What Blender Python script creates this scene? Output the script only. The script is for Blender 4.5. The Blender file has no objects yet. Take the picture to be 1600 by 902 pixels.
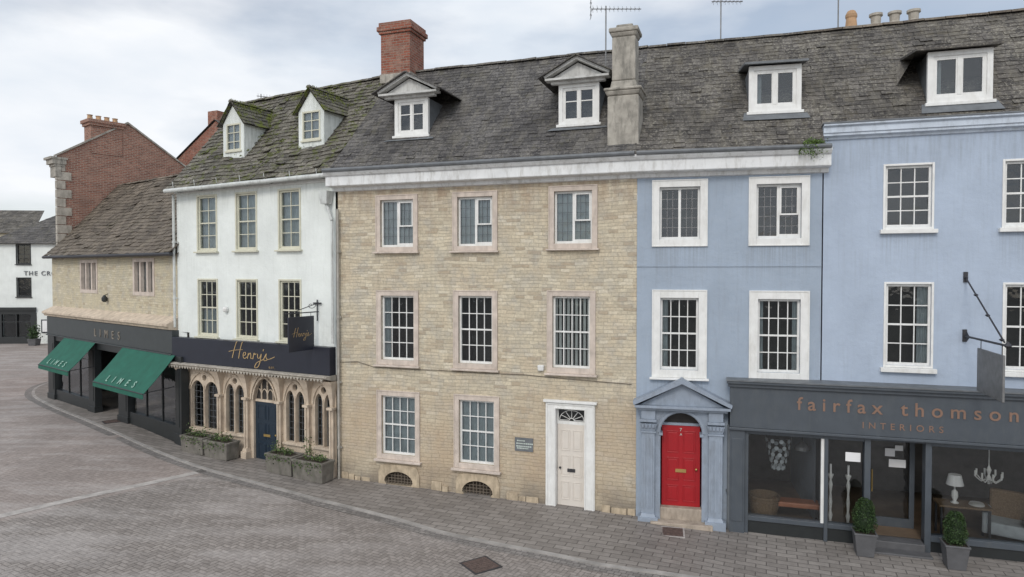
import bpy, bmesh, math, random
from mathutils import Vector, Matrix
from mathutils.geometry import tessellate_polygon
random.seed(7)
sc=bpy.context.scene
COL=sc.collection
# ------------------------------------------------------------------ materials
class NT:
    def __init__(s,name):
        s.m=bpy.data.materials.new(name); s.m.use_nodes=True; s.t=s.m.node_tree; s.t.nodes.clear()
        s.out=s.t.nodes.new('ShaderNodeOutputMaterial')
    def n(s,typ,ins=None,**kw):
        nd=s.t.nodes.new('ShaderNode'+typ)
        for k,v in kw.items(): setattr(nd,k,v)
        if ins:
            for k,v in ins.items():
                if isinstance(v,bpy.types.NodeSocket): s.t.links.new(v,nd.inputs[k])
                else: nd.inputs[k].default_value=v
        return nd
    def math(s,op,a,b=0.0,c=None,clamp=False):
        nd=s.n('Math',{0:a,1:b},operation=op,use_clamp=clamp)
        if c is not None: nd.inputs[2].default_value=c
        return nd.outputs[0]
    def mix(s,f,a,b,bt='MIX'):
        nd=s.t.nodes.new('ShaderNodeMix'); nd.data_type='RGBA'; nd.blend_type=bt
        for i,v in ((0,f),(6,a),(7,b)):
            if isinstance(v,bpy.types.NodeSocket): s.t.links.new(v,nd.inputs[i])
            else: nd.inputs[i].default_value=v if i==0 else (tuple(v)+(1,))[:4]
        return nd.outputs[2]
    def noise(s,vec,scale,detail=4,rough=.55,sc3=None):
        if sc3: vec=s.n('Mapping',{0:vec,3:sc3}).outputs[0]
        return s.n('TexNoise',{'Vector':vec,'Scale':scale,'Detail':detail,'Roughness':rough}).outputs[0]
    def ramp(s,f,lo,hi,a=0,b=1):
        return s.n('MapRange',{0:f,1:lo,2:hi,3:a,4:b}).outputs[0]
    def grey(s,f): return s.n('CombineColor',{0:f,1:f,2:f}).outputs[0]
    def fin(s,col,rough=.8,height=None,bump=.3,dist=.01,spec=.5,metal=0):
        b=s.n('BsdfPrincipled')
        for k,v in (('Base Color',col),('Roughness',rough),('Metallic',metal),('Specular IOR Level',spec)):
            if isinstance(v,bpy.types.NodeSocket): s.t.links.new(v,b.inputs[k])
            else: b.inputs[k].default_value=(tuple(v)+(1,))[:4] if k=='Base Color' else v
        if height is not None:
            bp=s.n('Bump',{'Height':height,'Strength':bump,'Distance':dist})
            s.t.links.new(bp.outputs[0],b.inputs['Normal'])
        s.t.links.new(b.outputs[0],s.out.inputs[0]); return s.m
def obj_co(q): return q.n('TexCoord').outputs['Object']
def wpos(q): return q.n('NewGeometry').outputs['Position']

def plain(name,c,rough=.6,var=.25,scale=6,bump=.15,metal=0,spec=.5,dirt=None,dirtamt=.5):
    q=NT(name); co=wpos(q)
    n1=q.noise(co,scale,4); n2=q.noise(co,scale*9,2)
    f=q.ramp(n1,.3,.7,1-var,1+var*.5)
    col=q.mix(1.0,c,q.grey(f),'MULTIPLY')
    if dirt:
        d=q.ramp(q.noise(co,2.3,6,.7,(3,3,.8)),.48,.72,0,dirtamt)
        col=q.mix(d,col,dirt)
    return q.fin(col,rough,n2,bump,.004,spec,metal)

def stucco(name,c,dirt=(.25,.27,.25),amt=.35,seats=()):
    # seats: (x0,x1,z) window sills below which rain streaks run
    q=NT(name); co=obj_co(q)
    a=q.noise(co,.9,4); b=q.noise(co,3.0,6,.65,(4,4,.3)); fine=q.noise(co,60,2); mid=q.noise(co,7,4)
    f=q.ramp(a,.3,.7,.88,1.07)
    col=q.mix(1,c,q.grey(f),'MULTIPLY')
    col=q.mix(q.ramp(mid,.35,.7,0,.16),col,(dirt[0]*1.6,dirt[1]*1.6,dirt[2]*1.6))
    col=q.mix(q.ramp(b,.52,.78,0,amt),col,dirt)
    sp=q.n('SeparateXYZ',{0:co}); x=sp.outputs[0]; z=sp.outputs[2]
    streak=q.ramp(q.noise(co,5,3,.6,(5,1,.12)),.42,.62,0,.5)
    for x0,x1,zs in seats:
        inx=q.math('MULTIPLY',q.ramp(x,x0-.08,x0+.02,0,1),q.ramp(x,x1+.08,x1-.02,0,1))
        inz=q.math('MULTIPLY',q.ramp(z,zs-.9,zs-.02,0,1),q.math('LESS_THAN',z,zs+.02))
        col=q.mix(q.math('MULTIPLY',q.math('MULTIPLY',inx,inz),streak),col,dirt)
    low=q.math('MULTIPLY',q.ramp(z,1.6,0,0,1),q.ramp(mid,.4,.65,0,.6))
    col=q.mix(low,col,dirt)
    hi=q.math('MULTIPLY',q.ramp(z,7.6,8.5,0,1),q.ramp(b,.42,.62,0,.45))
    col=q.mix(hi,col,dirt)
    h=q.math('ADD',q.math('MULTIPLY',fine,.3),mid)
    return q.fin(col,.85,h,.45,.025,.25)

def rubble(name,c1,c2,c3,cw=.235,ch=.088,mortar=(.42,.38,.30),stain=True,ms=.008):
    q=NT(name); co=obj_co(q)
    sp=q.n('SeparateXYZ',{0:co})
    wob=q.n('TexNoise',{'Vector':q.n('Mapping',{0:co,3:(.4,.5,1.4)}).outputs[0],'Scale':1.0,'Detail':2})
    wob2=q.n('TexNoise',{'Vector':co,'Scale':8.0,'Detail':3})
    x=q.math('ADD',q.math('ADD',sp.outputs[0],sp.outputs[1]),q.math('MULTIPLY',q.math('SUBTRACT',wob2.outputs[0],.5),.08))
    z=q.math('ADD',q.math('ADD',sp.outputs[2],q.math('MULTIPLY',q.math('SUBTRACT',wob.outputs[0],.5),.26)),q.math('MULTIPLY',q.math('SUBTRACT',wob2.outputs[0],.5),.045))
    v=q.n('CombineXYZ',{0:x,1:z,2:0.0}).outputs[0]
    br=q.n('TexBrick',{'Vector':v,'Color1':(0,0,0,1),'Color2':(1,1,1,1),'Mortar':(.5,.5,.5,1),'Scale':1.0,'Mortar Size':ms,'Mortar Smooth':.6,'Bias':0.0,'Brick Width':cw,'Row Height':ch},offset=.43,squash=1.5,squash_frequency=3)
    rnd=q.n('SeparateColor',{0:br.outputs[0]}).outputs[0]
    n1=q.noise(co,1.5,5); n2=q.noise(co,15,4,.7); n3=q.noise(co,.55,4); n4=q.noise(co,2.4,4,.6)
    col=q.mix(q.ramp(rnd,.1,.9),c1,c2)
    col=q.mix(q.ramp(n1,.42,.68,0,.6),col,c3)
    col=q.mix(q.ramp(n4,.47,.66,0,.65),col,(.43,.405,.355))
    col=q.mix(q.ramp(rnd,.88,.94,0,.35),col,(.34,.25,.175))
    col=q.mix(q.ramp(rnd,.10,.05,0,.35),col,(.66,.61,.51))
    f=q.ramp(n2,.25,.75,.74,1.18)
    col=q.mix(1,col,q.grey(f),'MULTIPLY')
    col=q.mix(q.math('MULTIPLY',br.outputs['Fac'],q.ramp(n4,.35,.6,.3,.85)),col,mortar)
    if stain:
        zz=sp.outputs[2]
        lo=q.math('MULTIPLY',q.ramp(zz,3.3,2.2,0,1),q.ramp(n3,.35,.62,.1,.6))
        col=q.mix(lo,col,q.mix(rnd,(.36,.25,.165),(.49,.38,.26)))
        base=q.math('MULTIPLY',q.ramp(zz,.9,.1,0,1),q.ramp(n1,.35,.6,.15,.85))
        col=q.mix(base,col,(.17,.15,.125))
        top=q.math('MULTIPLY',q.ramp(zz,7.1,8.2,0,1),q.ramp(q.noise(co,2,4,.6,(2,2,.5)),.36,.6,0,.7))
        col=q.mix(top,col,(.31,.22,.155))
        st=q.ramp(q.noise(co,2.2,6,.7,(3,3,.45)),.56,.76,0,.5)
        col=q.mix(st,col,(.21,.185,.15))
    h=q.math('ADD',q.math('MULTIPLY',q.math('SUBTRACT',1.0,br.outputs['Fac']),1.0),q.math('ADD',q.math('MULTIPLY',n2,.9),q.math('MULTIPLY',rnd,.5)))
    return q.fin(col,.92,h,.65,.018,.15)

def tiles(name,c1,c2,lich,lichamt,moss,mossamt,bumpn=40,rough=.75):
    q=NT(name); co=obj_co(q)
    r=q.n('Attribute',attribute_name='tone').outputs['Fac']
    n1=q.noise(co,1.0,4,.6); n2=q.noise(co,11,5,.75); n3=q.noise(co,bumpn,2); n4=q.noise(co,2.6,6,.75)
    col=q.mix(r,c1,c2)
    f=q.ramp(n2,.3,.75,.6,1.3)
    col=q.mix(1,col,q.grey(f),'MULTIPLY')
    col=q.mix(1,col,q.grey(q.ramp(n1,.3,.7,.72,1.2)),'MULTIPLY')
    wash=q.ramp(q.noise(co,1.6,5,.65,(2.4,.8,.5)),.48,.68,0,.45)
    col=q.mix(wash,col,(lich[0]*.62,lich[1]*.60,lich[2]*.56))
    l=q.math('MULTIPLY',q.ramp(q.noise(co,17,5,.75),.52,.62,0,1),q.ramp(n1,.35,.6,.3,1))
    col=q.mix(q.math('MULTIPLY',l,lichamt),col,lich)
    m=q.math('ADD',n4,q.math('MULTIPLY',q.math('SUBTRACT',n2,.5),.4))
    mf=q.ramp(m,.62-.13*mossamt,.66-.1*mossamt,0,min(1,mossamt*1.3))
    col=q.mix(mf,col,q.mix(n3,moss,(moss[0]*.45,moss[1]*.5,moss[2]*.5)))
    return q.fin(col,rough,q.math('ADD',n2,q.math('MULTIPLY',n3,.6)),.7,.014,.3)

def brickmat(name,c1,c2,mortar):
    q=NT(name); co=obj_co(q); sp=q.n('SeparateXYZ',{0:co})
    v=q.n('CombineXYZ',{0:q.math('ADD',sp.outputs[0],sp.outputs[1]),1:sp.outputs[2],2:0.0}).outputs[0]
    br=q.n('TexBrick',{'Vector':v,'Color1':c1+(1,),'Color2':c2+(1,),'Mortar':mortar+(1,),'Scale':1.0,'Mortar Size':.010,'Mortar Smooth':.3,'Bias':0.1,'Brick Width':.23,'Row Height':.078})
    n=q.noise(co,1.4,6,.7)
    col=q.mix(q.ramp(n,.52,.72,0,.6),br.outputs[0],(.085,.06,.052))
    col=q.mix(q.ramp(q.noise(co,2.8,5,.7),.47,.66,0,.6),col,(.42,.27,.21))
    h=q.math('SUBTRACT',q.noise(co,30,3),br.outputs['Fac'])
    return q.fin(col,.9,h,.7,.012,.2)

def paver(name,c1,c2,mort,w,h,rot,split=False,rough=.7,ms=.009):
    q=NT(name); co=wpos(q)
    mp=q.n('Mapping',{0:co,2:(0,0,rot)}).outputs[0]
    br=q.n('TexBrick',{'Vector':mp,'Color1':c1+(1,),'Color2':c2+(1,),'Mortar':mort+(1,),'Scale':1.0,'Mortar Size':ms,'Mortar Smooth':.4,'Bias':0.0,'Brick Width':w,'Row Height':h})
    n1=q.noise(co,.45,5,.6); n2=q.noise(co,7,5,.7); n3=q.noise(co,45,2)
    col=br.outputs[0]; fac=br.outputs['Fac']
    if split:
        mp2=q.n('Mapping',{0:co,2:(0,0,rot+math.pi/2)}).outputs[0]
        b2=q.n('TexBrick',{'Vector':mp2,'Color1':c1+(1,),'Color2':c2+(1,),'Mortar':mort+(1,),'Scale':1.0,'Mortar Size':ms,'Mortar Smooth':.4,'Brick Width':w,'Row Height':h})
        ss=q.n('SeparateXYZ',{0:q.n('Mapping',{0:co,2:(0,0,rot-math.pi/4)}).outputs[0]}).outputs[0]
        chk=q.math('GREATER_THAN',q.math('FRACT',q.math('MULTIPLY',ss,1/(w*1.42))),.5)
        col=q.mix(chk,col,b2.outputs[0])
        fac=q.math('ADD',q.math('MULTIPLY',fac,q.math('SUBTRACT',1.0,chk)),q.math('MULTIPLY',b2.outputs['Fac'],chk))
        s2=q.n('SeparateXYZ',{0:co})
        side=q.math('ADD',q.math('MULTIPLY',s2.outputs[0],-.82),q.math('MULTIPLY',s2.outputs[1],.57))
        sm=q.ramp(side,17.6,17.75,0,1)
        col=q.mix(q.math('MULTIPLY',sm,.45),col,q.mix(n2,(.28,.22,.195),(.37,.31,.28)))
        wet_sheen=q.ramp(q.noise(co,.55,4,.6,(.7,2.6,1)),.44,.62,0,.45)  # pale streaks paint wet reflections into the sett colour
        far=q.ramp(s2.outputs[0],2,-7,.2,1)
        col=q.mix(q.math('MULTIPLY',wet_sheen,far),col,(.44,.405,.385))
    col=q.mix(1,col,q.grey(q.ramp(n1,.3,.7,.88,1.1)),'MULTIPLY')
    col=q.mix(1,col,q.grey(q.ramp(n2,.25,.75,.8,1.18)),'MULTIPLY')
    blot=q.ramp(q.noise(co,4.3,3,.5),.68,.74,0,.25)
    col=q.mix(blot,col,(.08,.07,.06))
    hh=q.math('SUBTRACT',q.math('MULTIPLY',n3,.5),fac)
    return q.fin(col,q.ramp(n1,.3,.7,rough-.14,rough+.1),hh,.6,.010,.4)

M={}
M['stone']=rubble('cotswold_rubble',(.63,.56,.425),(.48,.425,.325),(.56,.46,.33))
M['limestone']=rubble('pale_rubble',(.58,.52,.38),(.51,.46,.34),(.50,.43,.30),stain=False,ms=.006)
M['trimstone']=plain('pink_dressed_stone',(.58,.50,.435),.85,.2,4,.3,dirt=(.30,.25,.205),dirtamt=.45)
M['gothstone']=plain('carved_stone',(.58,.485,.38),.85,.25,3,.35,dirt=(.26,.19,.14),dirtamt=.6)
M['greystone']=plain('weathered_stone',(.37,.345,.30),.9,.35,4,.6,dirt=(.10,.097,.085),dirtamt=.85)
M['white']=plain('white_paint',(.74,.74,.72),.5,.08,5,.08,dirt=(.45,.43,.38),dirtamt=.4)
M['cornwhite']=plain('weathered_white_paint',(.73,.74,.74),.6,.12,2,.2,dirt=(.30,.285,.25),dirtamt=.6)
M['cornblue']=plain('pale_blue_cornice_paint',(.52,.58,.66),.6,.12,2,.2,dirt=(.26,.28,.31),dirtamt=.6)
M['bleached']=plain('bleached_timber',(.56,.56,.54),.75,.2,3,.3,dirt=(.22,.21,.19),dirtamt=.65)
M['cream']=plain('cream_paint',(.60,.585,.47),.55,.1,5,.1)
M['whitewall']=stucco('white_render',(.74,.77,.745),(.42,.45,.41),.28)
M['blue']=stucco('blue_render',(.325,.385,.465),(.245,.27,.30),.4,((.36,1.6,6.45),(2.52,3.8,6.45),(.37,1.6,3.35)))
M['blue2']=stucco('pale_blue_render',(.39,.455,.555),(.29,.33,.38),.38,((1.2,2.22,6.7),(3.42,4.44,6.7)))
M['bluetrim']=plain('blue_grey_paint',(.27,.315,.38),.6,.12,5,.2,dirt=(.15,.16,.17),dirtamt=.5)
M['slate']=tiles('slate',(.055,.052,.053),(.14,.132,.127),(.29,.275,.24),.6,(.11,.10,.065),.35)
M['slate2']=tiles('lichened_slate',(.058,.053,.050),(.15,.138,.125),(.32,.30,.25),.8,(.12,.10,.07),.4)
M['stonetile']=tiles('stone_tiles',(.065,.059,.050),(.185,.168,.138),(.37,.355,.30),.8,(.13,.145,.035),.6)
M['mossytile']=tiles('mossy_stone_tiles',(.060,.055,.048),(.15,.14,.11),(.34,.33,.28),.5,(.16,.18,.035),.8)
M['browntile']=tiles('brown_stone_tiles',(.085,.070,.057),(.20,.165,.13),(.31,.275,.22),.55,(.12,.11,.06),.25)
M['lead']=plain('lead',(.14,.15,.16),.55,.25,5,.2)
M['brick']=brickmat('red_brick',(.31,.105,.068),(.20,.075,.052),(.28,.23,.19))
M['brick2']=brickmat('old_brick',(.33,.155,.11),(.21,.10,.075),(.36,.31,.26))
M['black']=plain('black_paint',(.020,.023,.024),.4,.15,5,.1)
M['charcoal']=plain('charcoal_paint',(.042,.049,.051),.45,.12,4,.1)
M['shopgrey']=plain('blue_grey_shop_paint',(.066,.078,.093),.45,.12,3,.08,dirt=(.11,.12,.12),dirtamt=.3)
M['navy']=plain('navy_paint',(.018,.021,.033),.4,.1,4,.05)
M['red']=plain('red_gloss',(.36,.012,.018),.3,.06,5,.05)
M['doorwhite']=plain('cream_white_gloss',(.66,.61,.55),.4,.06,5,.05)
M['doornavy']=plain('dark_teal_gloss',(.015,.028,.045),.35,.1,5,.05)
M['green']=plain('green_canvas',(.010,.105,.070),.8,.2,3,.2)
M['gold']=plain('gold_lettering',(.50,.35,.17),.45,.1,5,.05,metal=.2)
M['copper']=plain('bronze_lettering',(.23,.14,.10),.5,.1,5,.05)
M['dull']=plain('dull_lettering',(.22,.19,.155),.6,.1,5,.05)
M['offwhite']=plain('off_white_lettering',(.50,.56,.51),.7,.1,5,.05)
M['faint']=plain('faded_lettering',(.26,.42,.35),.8,.1,5,.05)
M['brass']=plain('brass',(.60,.42,.16),.35,.1,5,.05,metal=.8)
M['iron']=plain('iron',(.03,.03,.035),.55,.3,8,.2)
M['galv']=plain('aerial_metal',(.20,.20,.20),.5,.2,8,.1,metal=.4)
M['cable']=plain('brown_cable',(.16,.13,.10),.7,.3,8,.1)
M['pipe']=plain('grey_pipe_paint',(.17,.185,.20),.5,.2,6,.1)
M['pipestone']=plain('stone_coloured_pipe',(.38,.36,.32),.6,.25,6,.1,dirt=(.18,.16,.13),dirtamt=.5)
M['pipewhite']=plain('white_pipe_paint',(.58,.60,.58),.5,.15,6,.1,dirt=(.2,.2,.18),dirtamt=.5)
M['inside']=plain('dark_room',(.045,.041,.038),.9,.3,2,.05)
M['cellar']=plain('dark_cellar',(.07,.055,.04),.9,.5,6,.3)
M['inside2']=plain('shop_room',(.10,.09,.08),.9,.5,2,.05)
M['floorw']=plain('shop_floor',(.17,.12,.08),.6,.3,2,.05)
M['net']=plain('net_curtain',(.40,.435,.46),.9,.2,5,.05)
M['blind']=plain('white_blind',(.72,.72,.70),.8,.06,5,.05)
M['terracotta']=plain('terracotta_pot',(.48,.30,.17),.8,.3,5,.2)
M['palepot']=plain('pale_pot',(.42,.385,.33),.8,.3,5,.2,dirt=(.18,.16,.13),dirtamt=.6)
M['step']=plain('worn_step_stone',(.40,.335,.27),.8,.25,4,.3,dirt=(.15,.12,.09),dirtamt=.6)
M['planter']=plain('fibre_planter',(.17,.155,.135),.8,.3,5,.3,dirt=(.07,.08,.05),dirtamt=.6)
M['potgrey']=plain('grey_planter',(.10,.10,.105),.6,.2,5,.1)
M['soil']=plain('soil',(.04,.03,.02),.95,.3,10,.4)
M['wicker']=plain('wicker',(.22,.15,.09),.8,.4,40,.6)
M['orange']=plain('leather_bench',(.42,.16,.08),.5,.15,5,.1)
M['paper']=plain('paper',(.78,.78,.78),.8,.03,5,.02)
M['cover']=plain('rusted_cover',(.105,.072,.062),.7,.4,12,.5)
M['palestrip']=plain('pale_setts',(.42,.39,.365),.8,.3,5,.3)
M['kerb']=plain('kerb_stone',(.34,.32,.30),.85,.3,3,.3)
M['channel']=paver('channel_setts',(.17,.158,.148),(.26,.24,.225),(.10,.09,.085),.14,.12,.45)
M['road']=paver('road_setts',(.215,.190,.172),(.30,.268,.245),(.125,.110,.100),.21,.105,.5,True)
M['pave']=paver('pavement_slabs',(.200,.180,.163),(.272,.247,.225),(.105,.094,.085),.40,.20,.36,ms=.012)
M['ground']=plain('far_ground',(.21,.20,.185),.9,.2,.5,.1)
def glassmat(name,tint,rmin=1.0):
    q=NT(name); fr=q.n('Fresnel',{'IOR':1.55}); co=wpos(q)
    bp=q.n('Bump',{'Height':q.noise(co,3.5,2),'Strength':.25,'Distance':.03})
    tr=q.n('BsdfTransparent',{0:tint+(1,)}); gl=q.n('BsdfGlossy',{'Color':(.9,.95,1,1),'Roughness':.03,'Normal':bp.outputs[0]})
    f=q.math('MULTIPLY',fr.outputs[0],1.5*rmin,clamp=True)
    mx=q.n('MixShader',{0:f,1:tr.outputs[0],2:gl.outputs[0]}); q.t.links.new(mx.outputs[0],q.out.inputs[0]); return q.m
M['glass']=glassmat('window_glass',(.78,.83,.83))
M['shopglass']=glassmat('shop_glass',(.86,.88,.88),1.1)
def leafmat(name,a,b):
    q=NT(name); r=q.n('Attribute',attribute_name='tone').outputs['Fac']
    return q.fin(q.mix(r,a,b),.6,None,spec=.3)
M['box']=leafmat('box_leaves',(.014,.028,.010),(.055,.10,.03))
M['ivy']=leafmat('ivy_leaves',(.03,.05,.02),(.13,.19,.06))
M['fern']=leafmat('fern_leaves',(.045,.08,.02),(.17,.26,.07))
M['moss']=leafmat('moss',(.065,.08,.015),(.23,.27,.05))
q=NT('warm_bulb'); e=q.n('Emission',{0:(1,.72,.4,1),1:2.5}); q.t.links.new(e.outputs[0],q.out.inputs[0]); M['bulb']=q.m
# ------------------------------------------------------------------ mesh helpers
class MB:
    def __init__(s): s.v=[];s.f=[];s.mi=[];s.tone=None
    def add(s,vs,fs,mi=0):
        o=len(s.v); s.v+= [tuple(v) for v in vs]
        for f in fs: s.f.append([o+i for i in f]); s.mi.append(mi)
    def box(s,x0,x1,y0,y1,z0,z1,mi=0):
        s.add([(x0,y0,z0),(x1,y0,z0),(x1,y1,z0),(x0,y1,z0),(x0,y0,z1),(x1,y0,z1),(x1,y1,z1),(x0,y1,z1)],
              [(0,3,2,1),(4,5,6,7),(0,1,5,4),(1,2,6,5),(2,3,7,6),(3,0,4,7)],mi)
    def taper(s,x0,x1,y0,y1,z0,z1,e,mi=0):
        s.add([(x0,y0,z0),(x1,y0,z0),(x1,y1,z0),(x0,y1,z0),(x0-e,y0-e,z1),(x1+e,y0-e,z1),(x1+e,y1+e,z1),(x0-e,y1+e,z1)],
              [(0,3,2,1),(4,5,6,7),(0,1,5,4),(1,2,6,5),(2,3,7,6),(3,0,4,7)],mi)
    def ring(s,x0,x1,z0,z1,w,y0,y1,wb=None,wt=None,mi=0):
        wb=w if wb is None else wb; wt=w if wt is None else wt
        s.box(x0,x0+w,y0,y1,z0,z1,mi); s.box(x1-w,x1,y0,y1,z0,z1,mi)
        if wb>0: s.box(x0+w,x1-w,y0,y1,z0,z0+wb,mi)
        if wt>0: s.box(x0+w,x1-w,y0,y1,z1-wt,z1,mi)
    def cyl(s,a,b,r,r2=None,n=10,mi=0,caps=True):
        a=Vector(a);b=Vector(b);r2=r if r2 is None else r2; d=(b-a).normalized()
        t=Vector((0,0,1)) if abs(d.z)<.9 else Vector((1,0,0)); p=d.cross(t).normalized(); q_=d.cross(p)
        vs=[]
        for c,rr in ((a,r),(b,r2)):
            for i in range(n):
                an=2*math.pi*i/n; vs.append(c+(p*math.cos(an)+q_*math.sin(an))*rr)
        fs=[(i,(i+1)%n,n+(i+1)%n,n+i) for i in range(n)]
        if caps: fs+= [tuple(range(n))[::-1],tuple(range(n,2*n))]
        s.add(vs,fs,mi)
    def lathe(s,c,prof,n=14,mi=0):
        vs=[];fs=[]
        for r,z in prof:
            for i in range(n):
                an=2*math.pi*i/n; vs.append((c[0]+r*math.cos(an),c[1]+r*math.sin(an),c[2]+z))
        for k in range(len(prof)-1):
            for i in range(n): fs.append((k*n+i,k*n+(i+1)%n,(k+1)*n+(i+1)%n,(k+1)*n+i))
        fs.append(tuple(range(n))[::-1]); fs.append(tuple(range((len(prof)-1)*n,len(prof)*n)))
        s.add(vs,fs,mi)
    def extr(s,prof,x0,x1,mi=0,e0=0,e1=0):
        n=len(prof); vs=[(x0-e0*max(0,-y),y,z) for y,z in prof]+[(x1+e1*max(0,-y),y,z) for y,z in prof]
        s.add(vs,[(i,(i+1)%n,n+(i+1)%n,n+i) for i in range(n)]+[tuple(range(n))[::-1],tuple(range(n,2*n))],mi)
    def prism(s,pts,y0,y1,mi=0):
        n=len(pts); vs=[(x,y0,z) for x,z in pts]+[(x,y1,z) for x,z in pts]
        s.add(vs,[(i,n+i,n+(i+1)%n,(i+1)%n) for i in range(n)]+[tuple(range(n)),tuple(range(n,2*n))[::-1]],mi)
    def panel(s,outer,holes,y,depth,mi=0,back=False,rim=False):
        loops=[[Vector((x,z,0)) for x,z in outer]]+[[Vector((x,z,0)) for x,z in h] for h in holes]
        flat=[v for l in loops for v in l]; tri=tessellate_polygon(loops)
        vs=[(v.x,y,v.y) for v in flat]; fs=[]
        for t in tri:
            a,b,c=[flat[i] for i in t]
            ar=(b-a).cross(c-a).z
            if abs(ar)<1e-9: continue
            fs.append(tuple(t) if ar>0 else tuple(t)[::-1])
        s.add(vs,fs,mi)
        for l in (loops if rim else loops[1:]):
            n=len(l)
            s.add([(v.x,y,v.y) for v in l]+[(v.x,y+depth,v.y) for v in l],[(i,(i+1)%n,n+(i+1)%n,n+i) for i in range(n)],mi)
    def build(s,name,mats,parent=None,loc=None,smooth=False,label=None,fixn=False,tone=None):
        me=bpy.data.meshes.new(name); me.from_pydata(s.v,[],s.f)
        if not isinstance(mats,(list,tuple)): mats=[mats]
        for m in mats: me.materials.append(m)
        for p,mi in zip(me.polygons,s.mi): p.material_index=mi; p.use_smooth=smooth
        t=tone if tone is not None else s.tone
        if t is not None:
            at=me.attributes.new('tone','FLOAT','FACE')
            at.data.foreach_set('value',t)
        if fixn:
            bm=bmesh.new(); bm.from_mesh(me); bmesh.ops.recalc_face_normals(bm,faces=bm.faces); bm.to_mesh(me); bm.free()
        me.update()
        o=bpy.data.objects.new(name,me); COL.objects.link(o)
        if parent: o.parent=parent
        if loc: o.location=loc
        if label: o['label']=label
        return o
def empty(name,label,cat,loc=(0,0,0),rz=0,group=None):
    o=bpy.data.objects.new(name,None); COL.objects.link(o); o.location=loc; o.rotation_euler=(0,0,rz)
    o.empty_display_size=.3
    o['label']=label;o['category']=cat
    if group:o['group']=group
    return o
def bevel(o,w=.01,seg=2):
    m=o.modifiers.new('bevel','BEVEL'); m.width=w; m.segments=seg; m.limit_method='ANGLE'; return o
FA={'LI':((-19.8,29.4),(-10.66,22.0)),'HE':((-10.78,22.0),(-4.87,18.9)),'ST':((-4.80,18.87),(2.96,16.2)),'BL':((2.96,16.2),(6.93,15.3)),'BR':((6.93,15.3),(10.6,14.14))}
class Frame:
    def __init__(s,a,b):
        s.a=Vector(a);b=Vector(b);s.L=(b-s.a).length;s.u=(b-s.a)/s.L;s.n=Vector((-s.u.y,s.u.x));s.rz=math.atan2(s.u.y,s.u.x)
    def w(s,x,y,z=0): p=s.a+s.u*x+s.n*y; return Vector((p.x,p.y,z))
    def l(s,p): d=Vector((p[0],p[1]))-s.a; return Vector((d.dot(s.u),d.dot(s.n),p[2] if len(p)>2 else 0))
FR={k:Frame(*v) for k,v in FA.items()}
def house(k,name,label):
    f=FR[k]; return empty(name,label,'house',(f.a.x,f.a.y,0),f.rz)
def gz(x):
    P=[(-90,.45),(-13,.5),(-10.5,.36),(-4.8,.13),(3,.02),(5.2,-.1),(90,-.12)]
    for (a,za),(b,zb) in zip(P,P[1:]):
        if x<=b: return za+(zb-za)*max(0,(x-a))/(b-a)
    return P[-1][1]
# ------------------------------------------------------------------ text
def textmesh(txt,size,width=None,thick=.006,bold=0):
    cu=bpy.data.curves.new('t','FONT'); cu.body=txt; cu.size=size; cu.extrude=thick; cu.offset=bold
    o=bpy.data.objects.new('t',cu); COL.objects.link(o)
    def W():
        bpy.context.view_layer.update(); return o.dimensions.x
    if width:
        w1=W(); cu.space_character=2.0; w2=W()
        cu.space_character=max(.6,1+(width-w1)/max(1e-6,(w2-w1)))
        W()
    dg=bpy.context.evaluated_depsgraph_get()
    me=bpy.data.meshes.new_from_object(o.evaluated_get(dg)); bpy.data.objects.remove(o); return me
def lettering(txt,size,org,parent,mat,width=None,ex=(1,0,0),ey=(0,0,1),thick=.006,name='lettering',bold=0):
    me=textmesh(txt,size,width,thick,bold); ex=Vector(ex).normalized();ey=Vector(ey).normalized();ez=ex.cross(ey)
    m=Matrix((ex,ey,ez)).transposed().to_4x4(); m.translation=Vector(org)
    me.transform(m); me.name=name; me.materials.clear(); me.materials.append(mat)
    o=bpy.data.objects.new(name,me); COL.objects.link(o); o.parent=parent; return o
SCRIPT=[[(0.25,-.05),(0.5,.9),(0.85,1.95),(1.0,2.05)],[(1.15,-.05),(1.35,.9),(1.65,1.95),(1.9,2.15)],[(-.25,.75),(.7,.98),(1.75,1.1)],
 [(1.75,.3),(2.12,.5),(2.12,.78),(1.88,.7),(1.80,.25),(2.0,0),(2.4,.25)],[(2.4,0.),(2.55,.72)],[(2.5,.4),(2.78,.75),(2.88,.5),(2.86,.1),(3.1,.1)],
 [(3.15,0),(3.32,.75),(3.42,.58),(3.62,.74)],[(3.8,.72),(3.82,.25),(4.05,.2),(4.32,.75)],[(4.32,.75),(4.12,-.3),(3.8,-.95),(3.4,-1.0),(3.7,-.4),(4.55,.05)],
 [(4.62,1.35),(4.56,1.1)],[(4.6,.05),(4.98,.8),(4.93,.4),(5.1,.08),(4.75,-.08),(4.65,.05)],[(5.1,.1),(5.5,.2),(6.1,.5)]]
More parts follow.
